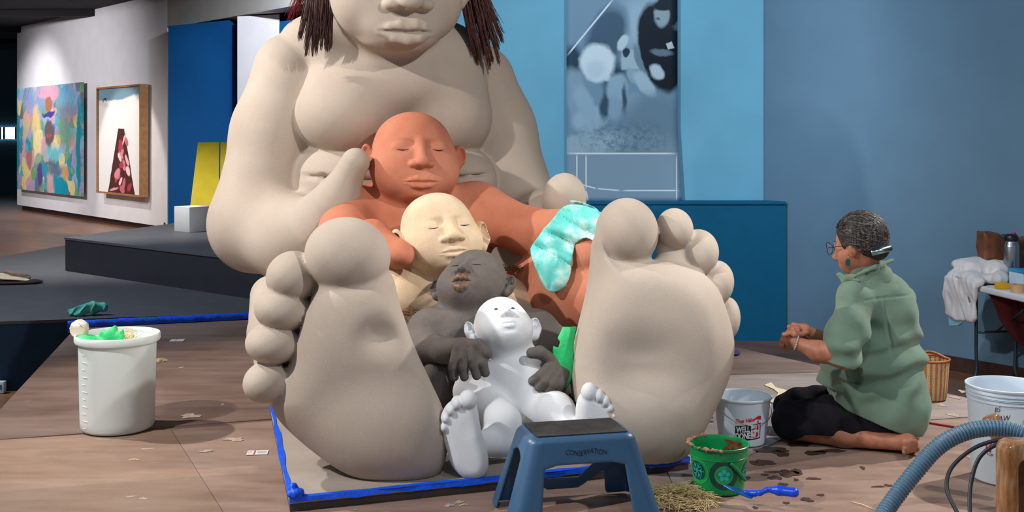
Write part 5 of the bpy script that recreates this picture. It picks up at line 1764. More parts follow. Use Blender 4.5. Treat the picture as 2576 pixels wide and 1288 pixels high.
# trousers to below the knee
F = Field()
ELL(F, 2222, 1042, 4.97, 84, 58, .165, yaw=15, k=0)
CONE(F, (2212, 1044, 4.95, 56), (1990, 1056, 5.00, 46), k=.05)
CONE(F, (2210, 1010, 5.15, 62), (1992, 1030, 5.20, 46), k=.06)
CONE(F, (1992, 1062, 4.99, 43), (2030, 1076, 4.97, 38), k=.04)
CONE(F, (2245, 1076, 4.88, 36), (2010, 1070, 4.95, 40), k=.04)
def pants_post(P, d):
    d = d - .006 * vnoise(P, 24, 9) - .004 * np.sin(P[:, 0] * 60 + P[:, 2] * 30)
    lowcut = np.interp(P[:, 0], [1.18, 1.22, 1.26, 1.74], [.0, .015, .060, .052])
    return np.maximum(d, np.maximum(lowcut, .004) - P[:, 2])
F.post.append(pants_post)
sculpt('trousers', F, .005, MAT_PANTS, person, origin=porg + np.array([0, 0, .0022]))
# hair: gathered mass with strands
MAT_GHAIR = m_hair('dark_hair_with_grey', (24, 20, 20), (96, 88, 84))
F = Field()
F.ell(HP.p(0, -.16, .22), (.90 * HP.s, .90 * HP.s, .88 * HP.s), HP.R, 0)
F.ell(HP.p(0, -.62, -.22), (.60 * HP.s, .42 * HP.s, .46 * HP.s), HP.R, .02)
F.ell(HP.p(0, .86, -.22), (.90 * HP.s, .62 * HP.s, .84 * HP.s), HP.R, .008, 's')
F.ell(HP.p(.84, -.02, -.28), (.3 * HP.s, .30 * HP.s, .36 * HP.s), HP.R, .01, 's')
F.ell(HP.p(-.84, -.02, -.28), (.3 * HP.s, .30 * HP.s, .36 * HP.s), HP.R, .01, 's')
F.post.append(lambda P, d: d - .004 * vnoise(P, 50, 8))
sculpt('hair', F, .0030, plain('dark_hair', (34, 30, 30), .6, var=.2, scale=60), person, origin=porg + np.array([0, 0, .0022]))
hs = []
rr = random.Random(9)
po = np.array(person.location)
cen = HP.p(0, -.16, .22)
def on_skull(x, y, z, k_):
    v = HP.R @ (np.array([x, y, z]) / math.sqrt(x * x + y * y + z * z)); return cen + v * HP.s * k_
hg = []
bun = np.array([0, -1.0, -.38]); bun /= np.linalg.norm(bun)
for i in range(2600):
    v = np.array([rr.gauss(0, 1) for _ in range(3)]); v /= np.linalg.norm(v)
    if (v[1] > .60 and v[2] < .45) or (v[2] < -.50 and v[1] > -.35) or (v[1] > .1 and v[2] < -.15): continue
    t_ = bun - (bun @ v) * v; tl = np.linalg.norm(t_) + 1e-6; t_ /= tl
    t_ = t_ + np.array([rr.gauss(0, .22) for _ in range(3)])
    L = min(.75, tl * .8) * rr.uniform(.6, 1.1)
    pts = [v, v + t_ * L * .5, v + t_ * L]
    lift = [.895, .93 + .02 * rr.random(), .93 + .035 * rr.random()]
    (hg if rr.random() < .20 else hs).append((spline([on_skull(*q_, k_) for q_, k_ in zip(pts, lift)], 3) - po, [.0008] * 7))
for i in range(40):
    a = rr.uniform(-2.6, 2.6)
    zt_ = rr.uniform(.3, .95); b_ = HP.p(math.sin(a) * .6, -.5, .7 * zt_); e = HP.p(math.sin(a) * .8 + rr.uniform(-.2, .2), -.75 + rr.uniform(-.3, .3), 1.08 * zt_ + rr.uniform(-.05, .12))
    hs.append(([b_ - po, (b_ + e) / 2 - po + np.array([0, 0, .008]), e - po], [.0006, .0005, .0003]))
tubes('hair_strand', hs, MAT_GHAIR, person, 4)
tubes('hair_strand', hg, m_hair('grey_hair', (84, 78, 74), (146, 138, 132)), person, 4)
# clip, earring, glasses, bracelet
MAT_SILV = plain('brushed_silver', (176, 206, 216), .25, 1.0, var=.05)
pts = spline([W(2192, 636, 4.80), W(2214, 631, 4.795), W(2239, 624, 4.83)], 6)
bm = bmesh.new()
o = tube('hair_clip', pts - po, .0135, MAT_SILV, person, n=12)
ear = W(2134, 640, 4.78)
Fe = Field(); Fe.slab(W(2133, 660, 4.765), rot(-20), [(-.009, -.014), (.009, -.014), (.011, .004), (.006, .015), (-.006, .015), (-.011, .004)], .004, .003, 0)
er_ = sculpt('earring', Fe, .0012, plain('dark_turquoise_stone', (38, 70, 70), .25, var=.2, scale=200), person, origin=person.location)
tube('hook', [ear - po, W(2133, 650, 4.77) - po], .0012, MAT_SILV, er_, 6)
MAT_WIRE = plain('dark_metal_wire', (34, 32, 36), .35, .8)
lens_c = [HP.p(.36, 1.02, -.02), HP.p(-.36, 1.02, -.02)]
glasses = tube('glasses', np.array([HP.p(.07, 1.0, .03), HP.p(0, 1.03, .06), HP.p(-.07, 1.0, .03)]) - po, .0012, MAT_WIRE, person, 6)
MAT_LENS = NT('clear_lens'); MAT_LENS.set(Roughness=.05, Alpha=.18); MAT_LENS.color(lin((190, 200, 206))); MAT_LENS = MAT_LENS.m
for c in lens_c:
    ring = [c + HP.R @ (np.array([math.cos(t_ / 20 * 6.2832) * .30 * HP.wx, -.06 * math.cos(t_ / 20 * 6.2832) ** 2, math.sin(t_ / 20 * 6.2832) * .23]) * HP.s) for t_ in range(21)]
    tube('rim', np.array(ring) - po, .0013, MAT_WIRE, glasses, 6, cap=False)
    V = np.array([c] + ring[:20]) - po
    V2 = np.vstack([V, V + HP.R[:, 1] * .0012])
    mesh_np('lens', V2, [(1 + i, 1 + (i + 1) % 20, 22 + (i + 1) % 20, 22 + i) for i in range(20)], MAT_LENS, glasses, True, [(0, 1 + (i + 1) % 20, 1 + i) for i in range(20)] + [(21, 22 + i, 22 + (i + 1) % 20) for i in range(20)])
for sx in (-1, 1):
    tube('temple', np.array([HP.p(sx * .66, .97, .02), HP.p(sx * .86, .5, .02), HP.p(sx * .90, .05, -.02)]) - po, .0013, MAT_WIRE, glasses, 6)
wc = W(2003, 863, 4.78)
axw = W(2060, 884, 4.74) - W(2006, 864, 4.78); axw /= np.linalg.norm(axw)
u1_ = np.cross(axw, [0, 0, 1]); u1_ /= np.linalg.norm(u1_); u2_ = np.cross(axw, u1_)
MAT_BEAD = plain('grey_white_bead', (190, 180, 168), .4, var=.3, scale=300)
bm0 = bmesh.new(); bmesh.ops.create_icosphere(bm0, subdivisions=2, radius=.0042)
bme = bpy.data.meshes.new('bead'); bm0.to_mesh(bme); bm0.free(); bme.shade_smooth(); bme.materials.append(MAT_BEAD)
cord = [wc + axw * .006 * math.cos(i / 24 * 6.2832) + (u1_ * math.cos(i / 24 * 6.2832) + u2_ * math.sin(i / 24 * 6.2832)) * px(17.5, 4.78) - po for i in range(25)]
bracelet = tube('bracelet', cord, .0012, MAT_WIRE, person, 6, cap=False)
for i in range(24):
    a = i / 24 * 6.2832
    o = bpy.data.objects.new('bead', bme); COL.objects.link(o); o.parent = bracelet
    o.location = Vector(wc + axw * .006 * math.cos(a) + (u1_ * math.cos(a) + u2_ * math.sin(a)) * px(17.5, 4.78) - po)
# ---------------------------------------------------------------- lettering helpers
def text_mesh(body, size, shear=0.0, spacing=1.0, bold=0.0, align='CENTER'):
    cu = bpy.data.curves.new('text', 'FONT')
    cu.body = body; cu.size = size; cu.shear = shear; cu.space_character = spacing
    cu.align_x = align; cu.align_y = 'CENTER'; cu.offset = bold; cu.resolution_u = 4; cu.fill_mode = 'FRONT'
    ob = bpy.data.objects.new('text_tmp', cu); COL.objects.link(ob)
    dg = bpy.context.evaluated_depsgraph_get()
    me = bpy.data.meshes.new_from_object(ob.evaluated_get(dg))
    V = np.array([v.co[:] for v in me.vertices]); Fc = [tuple(p.vertices) for p in me.polygons]
    bpy.data.objects.remove(ob); bpy.data.curves.remove(cu); bpy.data.meshes.remove(me)
    return V, Fc
def faces_obj(name, V, Fc, mat, parent, thick=.0006, nrm=None):
    """thin raised print: the sheet V (points on a surface) lifted along normals"""
    me = bpy.data.meshes.new(name); me.from_pydata([tuple(v) for v in V], [], Fc); me.update()
    return link_mesh(name, me, mat, parent)
def on_cone(u, v, r0, r1, h, a0, off):
    """(u along the girth, v height) -> point on a tapered pail, a0 = angle of u = 0"""
    r = r0 + (r1 - r0) * v / h + off
    a = a0 + u / r
    return (r * math.cos(a), r * math.sin(a), v)
def cone_print(name, V2, Fc, mat, parent, r0, r1, h, a0, off=.0008):
    return faces_obj(name, [on_cone(p[0], p[1], r0, r1, h, a0, off) for p in V2], Fc, mat, parent)
def disc2(cx, cy, ri, ro, n=40):
    V = []; Fc = []
    for i in range(n):
        a = 2 * math.pi * i / n
        V.append((cx + ro * math.cos(a), cy + ro * math.sin(a)))
        V.append((cx + ri * math.cos(a), cy + ri * math.sin(a)))
    for i in range(n):
        j = (i + 1) % n
        Fc.append((2 * i, 2 * j, 2 * j + 1, 2 * i + 1))
    return V, Fc
def poly2(pts, n=3):
    """fan with subdivided rim"""
    out = []
    for i in range(len(pts)):
        a, b = pts[i], pts[(i + 1) % len(pts)]
        for k in range(n): out.append((a[0] + (b[0] - a[0]) * k / n, a[1] + (b[1] - a[1]) * k / n))
    c = (sum(p[0] for p in pts) / len(pts), sum(p[1] for p in pts) / len(pts))
    V = [c] + out
    return V, [(0, 1 + i, 1 + (i + 1) % len(out)) for i in range(len(out))]
def rect2(x0, y0, x1, y1, nx=10, ny=3, skew=lambda x: 0.0):
    V = []; Fc = []
    for j in range(ny + 1):
        for i in range(nx + 1):
            x = x0 + (x1 - x0) * i / nx; V.append((x, y0 + (y1 - y0) * j / ny + skew(x)))
    for j in range(ny):
        for i in range(nx):
            a = j * (nx + 1) + i; Fc.append((a, a + 1, a + nx + 2, a + nx + 1))
    return V, Fc

# ---------------------------------------------------------------- blue plastic step stool
SD = 4.06
sc_ = np.array([(1446 - CX) / FPX * SD, SD, 0.0])
SR = math.radians(13)
root = empty('step_stool', sc_ + np.array([0, 0, .0015]), SR)
tag(root, 'blue plastic step stool with a black ribbed top in front of the figures', 'stool')
SH = .30
def stool_field(P):
    x, y, z = P[:, 0], P[:, 1], P[:, 2]
    t = np.clip((SH - z) / SH, 0, 1)
    hx = .192 + .088 * t; hy = .115 + .060 * t
    rc = .045
    def rbox(hx, hy, rc):
        dx = np.abs(x) - hx + rc; dy = np.abs(y) - hy + rc
        return np.minimum(np.maximum(dx, dy), 0) + np.sqrt(np.maximum(dx, 0) ** 2 + np.maximum(dy, 0) ** 2) - rc
    d = rbox(hx, hy, rc) * .96
    w = np.maximum(z - SH, -z)
    k = .022
    o = np.minimum(np.maximum(d + k, w + k), 0) + np.sqrt(np.maximum(d + k, 0) ** 2 + np.maximum(w + k, 0) ** 2) - k
    i = np.maximum(rbox(hx - .012, hy - .012, .034) * .96, z - (SH - .014))
    o = np.maximum(o, -i)
    # front/back arch and side arches
    aw = .130 + .036 * t; a1 = np.maximum(np.abs(x) - aw, z - (.205 - .25 * np.maximum(np.abs(x) - .098, 0)))
    a1 = np.maximum(a1, np.abs(y) - .5)
    a1f = a1
    sh_t = .235
    bw = .048 + .028 * t; a2 = np.maximum(np.abs(y) - bw, z - (sh_t - 6.0 * y * y))
    # bar low between the rear legs
    cut = -np.minimum(-a1f, 1e9)
    o = -smin(-o, a1f, .012)
    o = -smin(-o, a2, .010)
    # low stretcher joining the rear legs
    bar = np.maximum(np.maximum(np.abs(y - (hy - .006)) - .006, np.abs(z - (.055 - .9 * (x * x) * .0 + .8 * np.maximum(np.abs(x) - .06, 0))) - .022 - .12 * np.maximum(np.abs(x) - .06, 0)), np.abs(x) - hx + .02)
    return smin(o, bar, .010)
F = Field(); F.call(stool_field, 0, (0, 0, SH / 2), .40)
MAT_STOOL = plain('slate_blue_plastic', (58, 96, 132), .38, var=.03, scale=5, bump=.05, bscale=200)
X, Q = surface(F, .0042, (-.29, -.19, -.002), (.29, .19, SH + .002), slack=2.2)
mesh_np('stool_body', X, Q, MAT_STOOL, root)
def m_rubber():
    t = NT('black_ribbed_rubber')
    w_ = t.n('ShaderNodeTexWave'); w_.inputs['Scale'].default_value = 60; w_.inputs['Distortion'].default_value = .2
    t.l(t.coord('Object'), w_.inputs['Vector'])
    d_ = t.noise(t.coord('Object'), 14, 5, .7)
    t.color(t.ramp(d_, [(.4, lin((38, 36, 40))), (.68, lin((62, 58, 60))), (.78, lin((150, 142, 138)))]))
    t.set(Roughness=.7); t.bump(w_.outputs['Fac'], .6, .003)
    return t.m
pad = [(-.160, -.098), (.160, -.098), (.167, -.09), (.167, .09), (.160, .098), (-.160, .098), (-.167, .09), (-.167, -.09)]
prism('tread_pad', pad, SH - .0005, SH + .0035, m_rubber(), root)
V, Fc = text_mesh('CONSERVATION', .025, shear=.2, spacing=.96)
tq = lambda x, y: (x, -(.115 + .060 * (SH - (.246 + y)) / SH) - .0012, .246 + y)
rt = random.Random(3)
Vt = [tq(p[0] * .82 + .004, p[1] + .0035 * math.sin(p[0] * 60)) for p in V]
faces_obj('hand_lettering', Vt, Fc, plain('black_marker_ink', (14, 22, 38), .6), root)

# ---------------------------------------------------------------- pails and buckets
def pail(name, loc, r0, r1, h, mat, rim=.004, lab='', cat='bucket', ribs=()):
    root = empty(name, loc); tag(root, lab, cat)
    prof = [(0, .001), (r0 - .006, .001), (r0 - .001, .004), (r0, .010)]
    m = 12
    for i in range(1, m + 1):
        z = .010 + (h - .012 - .010) * i / m; r = r0 + (r1 - r0) * z / h
        prof.append((r, z))
    for (z0_, dr_, wd) in ribs:
        q = [(r0 + (r1 - r0) * z_ / h + e_, z_) for z_, e_ in ((z0_ - wd / 2 - .001, 0), (z0_ - wd / 2, dr_), (z0_ + wd / 2, dr_), (z0_ + wd / 2 + .001, 0))]
        prof += q
    prof.sort(key=lambda t: (t[1], t[0])) if ribs else None
    prof += [(r1 + rim * .4, h - .012), (r1 + rim, h - .008), (r1 + rim, h - .002), (r1 + rim * .5, h), (r1 - .001, h - .001), (r1 - .003, h - .006)]
    for i in range(m, -1, -1):
        z = .012 + (h - .03) * i / m; prof.append((r0 + (r1 - r0) * z / h - .003, z))
    prof.append((0, .009))
    lathe('pail_body', prof, mat, root, n=72)
    return root
MAT_WPL = plain('white_blue_plastic', (206, 220, 232), .4, var=.02, scale=4)
MAT_GRN = plain('green_plastic', (0, 132, 70), .35, var=.04, scale=6)

# white pail with the red script and black panel
TVD = 4.98
tv = np.array([(1867 - CX) / FPX * TVD, TVD, .0022])
r0, r1, h = .100, .124, .207
root = pail('pail', tv, r0, r1, h, MAT_WPL, lab='white plastic pail with red script and a black lettered panel', cat='pail')
af = -math.pi / 2 + math.radians(3)
def TVP(name, V, Fc, mat, off=.0008): cone_print(name, [(q_[0], q_[1] - .010) for q_ in V], Fc, mat, root, r0, r1, h, af, off)
MAT_RINK = plain('red_print', (206, 24, 46), .5); MAT_KINK = plain('black_print', (22, 26, 34), .5); MAT_WINK = plain('white_print', (226, 236, 242), .5)
sk = lambda x: .10 * x
V, Fc = text_mesh('True Value', .031, shear=.35, spacing=.86, bold=.0007)
TVP('brand_script', [(p[0] * .74 - .018, p[1] * .80 + .130 + sk(p[0])) for p in V], Fc, MAT_RINK)
V, Fc = rect2(-.052, .131, .018, .1335, 8, 1, sk)
V, Fc = rect2(-.058, .044, .010, .112, 10, 6, sk); TVP('print_panel', V, Fc, MAT_KINK)
V, Fc = rect2(.010, .108, .058, .112, 8, 1, sk); TVP('print_panel', V, Fc, MAT_KINK)
V, Fc = rect2(.010, .044, .058, .049, 8, 1, sk); TVP('print_panel', V, Fc, MAT_KINK)
V, Fc = rect2(.0545, .049, .058, .108, 2, 6, sk); TVP('print_panel', V, Fc, MAT_KINK)
for wd, yy in (('WELL', .093), ('DONE', .064)):
    V, Fc = text_mesh(wd, .037, spacing=.94, bold=.0012)
    TVP('panel_lettering', [(p[0] * .64 - .024, p[1] * .98 + yy + sk(p[0] * .64 - .024)) for p in V], Fc, MAT_WINK, .0014)
# red hammer held by an outlined hand
ham = [[(.040, .128), (.046, .128), (.046, .086), (.038, .086)], [(.022, .132), (.030, .142), (.042, .148), (.056, .146), (.060, .140), (.058, .128), (.050, .130), (.044, .132), (.034, .133)], [(.036, .078), (.043, .078), (.047, .058), (.032, .052)]]
for pl_ in ham:
    V, Fc = poly2([(x, y + sk(x) * .6) for x, y in pl_]); TVP('hammer_print', V, Fc, MAT_RINK)
for pl_ in ([(.012, .090), (.022, .092), (.034, .106), (.036, .1045), (.024, .089), (.012, .087)], [(.012, .060), (.022, .058), (.032, .056), (.032, .054), (.020, .055), (.012, .057)], [(.018, .082), (.022, .068), (.0235, .080), (.027, .070), (.025, .083), (.022, .074), (.020, .083)]):
    V, Fc = poly2([(x, y + sk(x) * .6) for x, y in pl_]); TVP('hand_print', V, Fc, MAT_RINK)
for k in range(3):
    V, Fc = rect2(.046, .066 + k * .008, .053, .0675 + k * .008, 3, 1, sk); TVP('hand_print', V, Fc, plain('grey_print', (96, 110, 130), .5))
arc = []
for i in range(25):
    a = math.pi * i / 24
    x = -math.cos(a) * (r1 + .006); dz = math.sin(a)
    arc.append((x * math.cos(.3) + dz * .085 * math.sin(.3), x * math.sin(.3) - dz * .105 + 0 , h - .028 - .075 * dz))
arc = [(p[0], min(p[1], -math.sqrt(max(0, (r1 + .004) ** 2 - p[0] ** 2)) * (1 if abs(p[0]) < r1 else 0) - .001) if 3 < i < 21 else p[1], p[2]) for i, p in enumerate(arc)]
tube('wire_handle', arc, .0017, plain('galvanised_wire', (170, 176, 180), .3, 1.0), root, 6)
for sx in (-1, 1): box('handle_lug', (sx * (r1 + .003) * math.cos(.3), sx * (r1 + .003) * math.sin(.3), h - .028), (.010, .016, .018), MAT_WPL, root, rz=.3, bevel=.003)

# green pail with round printed emblems, crusted with clay
GD = 4.31
gp = np.array([(1808 - CX) / FPX * GD, GD, .0022])
r0, r1, h = .093, .111, .180
root = pail('pail', gp, r0, r1, h, MAT_GRN, lab='green plastic pail with round emblems, crusted with clay inside', cat='pail', rim=.005, ribs=((h - .045, .0018, .003),))
MAT_DKG = plain('dark_green_print', (8, 62, 56), .4); MAT_TQ = plain('turquoise_print', (30, 176, 168), .4); MAT_MIDG = plain('leaf_green_print', (26, 150, 74), .4)
a1 = -math.pi / 2 + math.radians(1)
def GP(name, V, Fc, mat, a, off): cone_print(name, V, Fc, mat, root, r0, r1, h, a, off)
cy_ = .083
V, Fc = disc2(0, cy_, .036, .056); GP('emblem_ring', V, Fc, MAT_DKG, a1, .0008)
V, Fc = disc2(0, cy_, .0, .036); GP('emblem_disc', V, Fc, MAT_MIDG, a1, .0008)
for k in range(5):
    a = math.pi / 2 + k * 2 * math.pi / 5
    q = lambda rr_, da: (rr_ * math.cos(a + da), cy_ + rr_ * math.sin(a + da))
    V, Fc = poly2([q(.004, 0), q(.014, .62), q(.022, .34), q(.024, 0), q(.022, -.34), q(.014, -.62)], 2); GP('emblem_petal', V, Fc, MAT_TQ, a1, .0014)
    V, Fc = disc2(*q(.030, 0), 0, .0018, 8); GP('emblem_dot', V, Fc, MAT_TQ, a1, .0014)
    V, Fc = disc2(*q(.028, .63), 0, .0016, 8); GP('emblem_dot', V, Fc, MAT_TQ, a1, .0014)
for aa in (math.radians(-62), math.radians(64)):
    V, Fc = disc2(0, cy_ + .006, .0, .052); GP('emblem_disc', V, Fc, MAT_MIDG, a1 + aa, .0008)
    V, Fc = disc2(0, cy_ + .006, .0, .036); GP('emblem_disc', V, Fc, MAT_DKG, a1 + aa, .0013)
    for k in range(6):
        a = k * math.pi / 3
        for (ra, rb, d0, d1) in ((0, .034, 0, 0), (.016, .027, 0, .42), (.016, .027, 0, -.42)):
            p0 = np.array([ra * math.cos(a), ra * math.sin(a)]); p1 = np.array([rb * math.cos(a + d1), rb * math.sin(a + d1)])
            dd = (p1 - p0) / np.linalg.norm(p1 - p0); nn = np.array([-dd[1], dd[0]]) * .0013
            pts = [p0 + nn, p1 + nn, p1 - nn, p0 - nn]
            V, Fc = poly2([(p[0], p[1] + cy_ + .006) for p in pts], 2); GP('emblem_flake', V, Fc, MAT_TQ, a1 + aa, .0018)
hz = [on_cone(u_, v_, r0, r1, h, a1, .009) for u_, v_ in ((.026, .128), (.050, .104), (.075, .078), (.098, .056))]
Fh2 = Field(); Fh2.chain([np.array(p) for p in hz], [.0068] * 4, 0, .004)
X, Q = surface(Fh2, .0022); mesh_np('handle', X, Q, MAT_GRN, root)
MAT_CRUST = plain('dried_clay_crust', (150, 112, 86), .95, var=.15, scale=40, bump=.5)
Fc2 = Field()
rr = random.Random(8)
for i in range(46):
    a = math.radians(rr.uniform(95, 265)); Fc2.ell((math.cos(a) * (r1 + .003), math.sin(a) * (r1 + .003), h - .002 + rr.uniform(-.004, .003)), (rr.uniform(.004, .010), rr.uniform(.004, .009), rr.uniform(.003, .007)), rot(rr.uniform(0, 180)), .004)
Fc2.post.append(lambda P, d: d + .002 * vnoise(P, 260, 3))
X, Q = surface(Fc2, .0026); mesh_np('clay_crust', X, Q, MAT_CRUST, root)
# clay stain on the inner wall, right side
nA, nZ = 22, 10; V = []; Fq = []
for j in range(nZ + 1):
    for i in range(nA + 1):
        a = math.radians(22 + 7 * math.sin(j * 1.9) + (44 + 6 * math.sin(j * 2.7 + 1)) * i / nA); z = .02 + (h - .035) * j / nZ
        r = r0 + (r1 - r0) * z / h - .0045 - .002 * math.sin(i * 2.1 + j * 1.3)
        V.append((r * math.cos(a), r * math.sin(a), z))
for j in range(nZ):
    for i in range(nA):
        b = j * (nA + 1) + i; Fq.append((b, b + 1, b + nA + 2, b + nA + 1))
mesh_np('clay_stain', V, Fq, plain('brown_clay_stain', (112, 66, 36), .9, var=.3, scale=60, bump=.4), root)

# five gallon bucket at the right edge
WD = 4.45
wp = np.array([(2534 - CX) / FPX * WD, WD, .0022])
r0, r1, h = .132, .150, .372
root = pail('bucket', wp, r0, r1, h, MAT_WPL, rim=.006, lab='tall white bucket with ribs behind the ribbed hose', cat='bucket', ribs=((h - .024, .005, .005), (h - .040, .005, .005), (h - .056, .004, .004)))
aw = -math.pi / 2 - math.radians(22)
for wd, uu, vv, sz in (('BS', -.040, .296, .026), ('STRAW', -.036, .262, .030)):
    V, Fc = text_mesh(wd, sz, shear=.2)
    cone_print('hand_lettering', [(p[0] * .8 + uu, p[1] + vv + .15 * p[0]) for p in V], Fc, MAT_KINK, root, r0, r1, h, aw, .0009)
for pl_ in ([(-.085, .135), (-.078, .135), (-.078, .165), (-.085, .165)], [(-.074, .150), (-.060, .150), (-.060, .166)], [(-.074, .128), (-.062, .126), (-.062, .138)]):
    V, Fc = poly2(pl_); cone_print('warning_print', V, Fc, MAT_RINK, root, r0, r1, h, aw, .0009)
V, Fc = text_mesh('TOR', .014); cone_print('warning_print', [(p[0] - .068, p[1] + .117) for p in V], Fc, MAT_KINK, root, r0, r1, h, aw, .0009)
pts = [on_cone(u_, v_, r0, r1, h, aw, .004) for u_, v_ in ((.055, .262), (.070, .235), (.090, .205), (.12, .18), (.16, .17))]
tube('wire_handle', spline(pts, 4), .0020, plain('dark_wire', (60, 80, 92), .4, .9), root, 6)

# ---------------------------------------------------------------- blue trowel leaning on the green pail
MAT_TRB = plain('bright_blue_paint', (10, 70, 214), .3, var=.03)
MAT_TRS = plain('blue_worn_steel', (40, 110, 190), .25, .6, var=.2, scale=20)
ta = W(1820, 1221, 4.17); tb = W(1895, 1250, 4.12); te = W(1912, 1243, 4.10); tf = W(1930, 1232, 4.10); tg = W(1998, 1239, 4.06)
org = np.array([tb[0], tb[1], .0022])
root = empty('trowel', org); tag(root, 'bright blue trowel leaning with its blade against the green pail', 'trowel')
d = tb - ta; L = np.linalg.norm(d); d /= L; sd = np.cross(d, [0, 0, 1]); sd /= np.linalg.norm(sd); up = np.cross(sd, d)
Fb = Field()
Rb = np.stack([d, up, sd], 1)
Fb.slab((ta + tb) / 2, Rb, [(-L / 2, -.004), (-L / 2, .004), (-L * .1, .020), (L * .42, .024), (L / 2, .016), (L / 2, -.016), (L * .42, -.024), (-L * .1, -.020)], .003, .002, 0)
sculpt('blade', Fb, .0022, MAT_TRS, root, origin=org)
Fb = Field(); Fb.chain([tb - d * .03 + up * .006, tb + np.array([.004, 0, .012]), te + np.array([0, 0, .004]), tf, tf + np.array([.02, 0, 0])], [.008, .010, .009, .0085, .0085], 0, .008)
sculpt('shank', Fb, .0025, MAT_TRB, root, origin=org)
Fb = Field(); Fb.chain([tf + np.array([.012, 0, 0]), tf + np.array([.04, -.01, 0]), tg], [.011, .0165, .017], 0, .01)
sculpt('grip', Fb, .0025, MAT_TRB, root, origin=org)

# ---------------------------------------------------------------- ribbed hose, cables and the wooden frame at the right edge
hp = spline([W(2205, 1330, 3.86), W(2235, 1275, 3.92), W(2300, 1190, 3.98), W(2365, 1120, 4.02), W(2440, 1084, 4.04), W(2520, 1078, 4.04), W(2590, 1100, 4.0), W(2650, 1160, 3.95)], 40)
hp[:, 2] = np.maximum(hp[:, 2], .034)
seg = np.concatenate([[0], np.cumsum(np.linalg.norm(np.diff(hp, axis=0), axis=1))])
nn_ = int(seg[-1] / .0026)
tt = np.linspace(0, seg[-1], nn_)
hp2 = np.stack([np.interp(tt, seg, hp[:, i]) for i in range(3)], 1)
rad = .0265 + .0036 * np.sign(np.sin(tt / .0125 * 2 * math.pi)) * np.abs(np.sin(tt / .0125 * 2 * math.pi)) ** .4
o = tube('vacuum_hose', hp2 - hp2[0], rad, plain('grey_blue_hose', (84, 118, 142), .42, var=.03), None, n=28)
o.location = hp2[0]
tag(o, 'grey blue ribbed vacuum hose arching at the lower right', 'hose')
for pts, lab in (([W(2590, 1108, 3.90), W(2530, 1104, 3.92), W(2455, 1125, 3.94), W(2395, 1175, 3.94), W(2382, 1230, 3.90), W(2408, 1290, 3.84), W(2425, 1330, 3.80)], 'black cable looping under the hose, the outer one'),
                 ([W(2590, 1112, 3.86), W(2520, 1114, 3.88), W(2465, 1150, 3.90), W(2442, 1220, 3.88), W(2440, 1290, 3.83), W(2445, 1330, 3.80)], 'black cable looping under the hose, the inner one'),
                 ([W(2560, 1118, 3.83), W(2520, 1130, 3.84), W(2511, 1170, 3.84), W(2520, 1230, 3.83), W(2545, 1300, 3.8)], 'black cable curling right behind the wooden frame')):
    q = spline(pts, 8); q[:, 2] = np.maximum(q[:, 2], .012)
    o = tube('cable', q - q[-1], .0072, plain('black_cable_sheath', (26, 34, 44), .45), None, n=10); o.location = q[-1]
    tag(o, lab, 'cable')
def m_varnish():
    t = NT('golden_varnished_wood')
    n = t.noise(t.coord('Object', (14, 14, 3)), 3, 5, .65)
    t.color(t.ramp(n, [(.3, lin((128, 78, 38))), (.5, lin((176, 124, 76))), (.7, lin((206, 176, 142)))]))
    t.set(Roughness=.18); t.b.inputs['Coat Weight'].default_value = .4
    return t.m
MAT_VARN = m_varnish()
wc_ = np.array([(2590 - CX) / FPX * 3.62, 3.62, .0022])
root = empty('wooden_frame', wc_)
tag(root, 'glossy golden brown wooden frame cut off by the right edge', 'frame')
zt2 = CAM_Z - (1108 - CY) * 3.62 / FPX
xl = (2515 - 2590) * 3.62 / FPX
Fb = Field()
pol = [(xl, 0.0), (xl, zt2 - .03), (xl + .008, zt2 - .01), (xl + .028, zt2), (-xl - .028, zt2), (-xl - .008, zt2 - .01), (-xl, zt2 - .03), (-xl, 0)]
Fb.slab((0, 0, 0), rot(0), pol, .045, .018, 0)
inn = [(xl + .046, -.05), (xl + .044, zt2 - .075), (xl + .052, zt2 - .060), (xl + .066, zt2 - .054), (-xl - .066, zt2 - .054), (-xl - .052, zt2 - .060), (-xl - .044, zt2 - .075), (-xl - .046, -.05)]
Fb.slab((0, 0, 0), rot(0), inn, .2, .004, .012, 's')
Fb.post.append(lambda P, d: np.maximum(d, .0005 - P[:, 2]))
X, Q = surface(Fb, .0036, (xl - .01, -.06, -.01), (-xl + .01, .06, zt2 + .01)); mesh_np('frame_body', X, Q, MAT_VARN, root)
box('back_panel', (0, .035, zt2 / 2 - .02), (-xl * 2 - .06, .012, zt2 - .06), plain('brown_panel', (104, 70, 44), .5, var=.1), root)
ha = W(2552, 1176, 4.14) - wc_; hb = W(2489, 1046, 4.18) - wc_
tube('turned_handle', [ha, ha + (hb - ha) * .6, ha + (hb - ha) * .96, hb], [.026, .030, .032, .026], plain('brown_turned_wood', (138, 92, 52), .3, var=.1, scale=20), root, n=24)

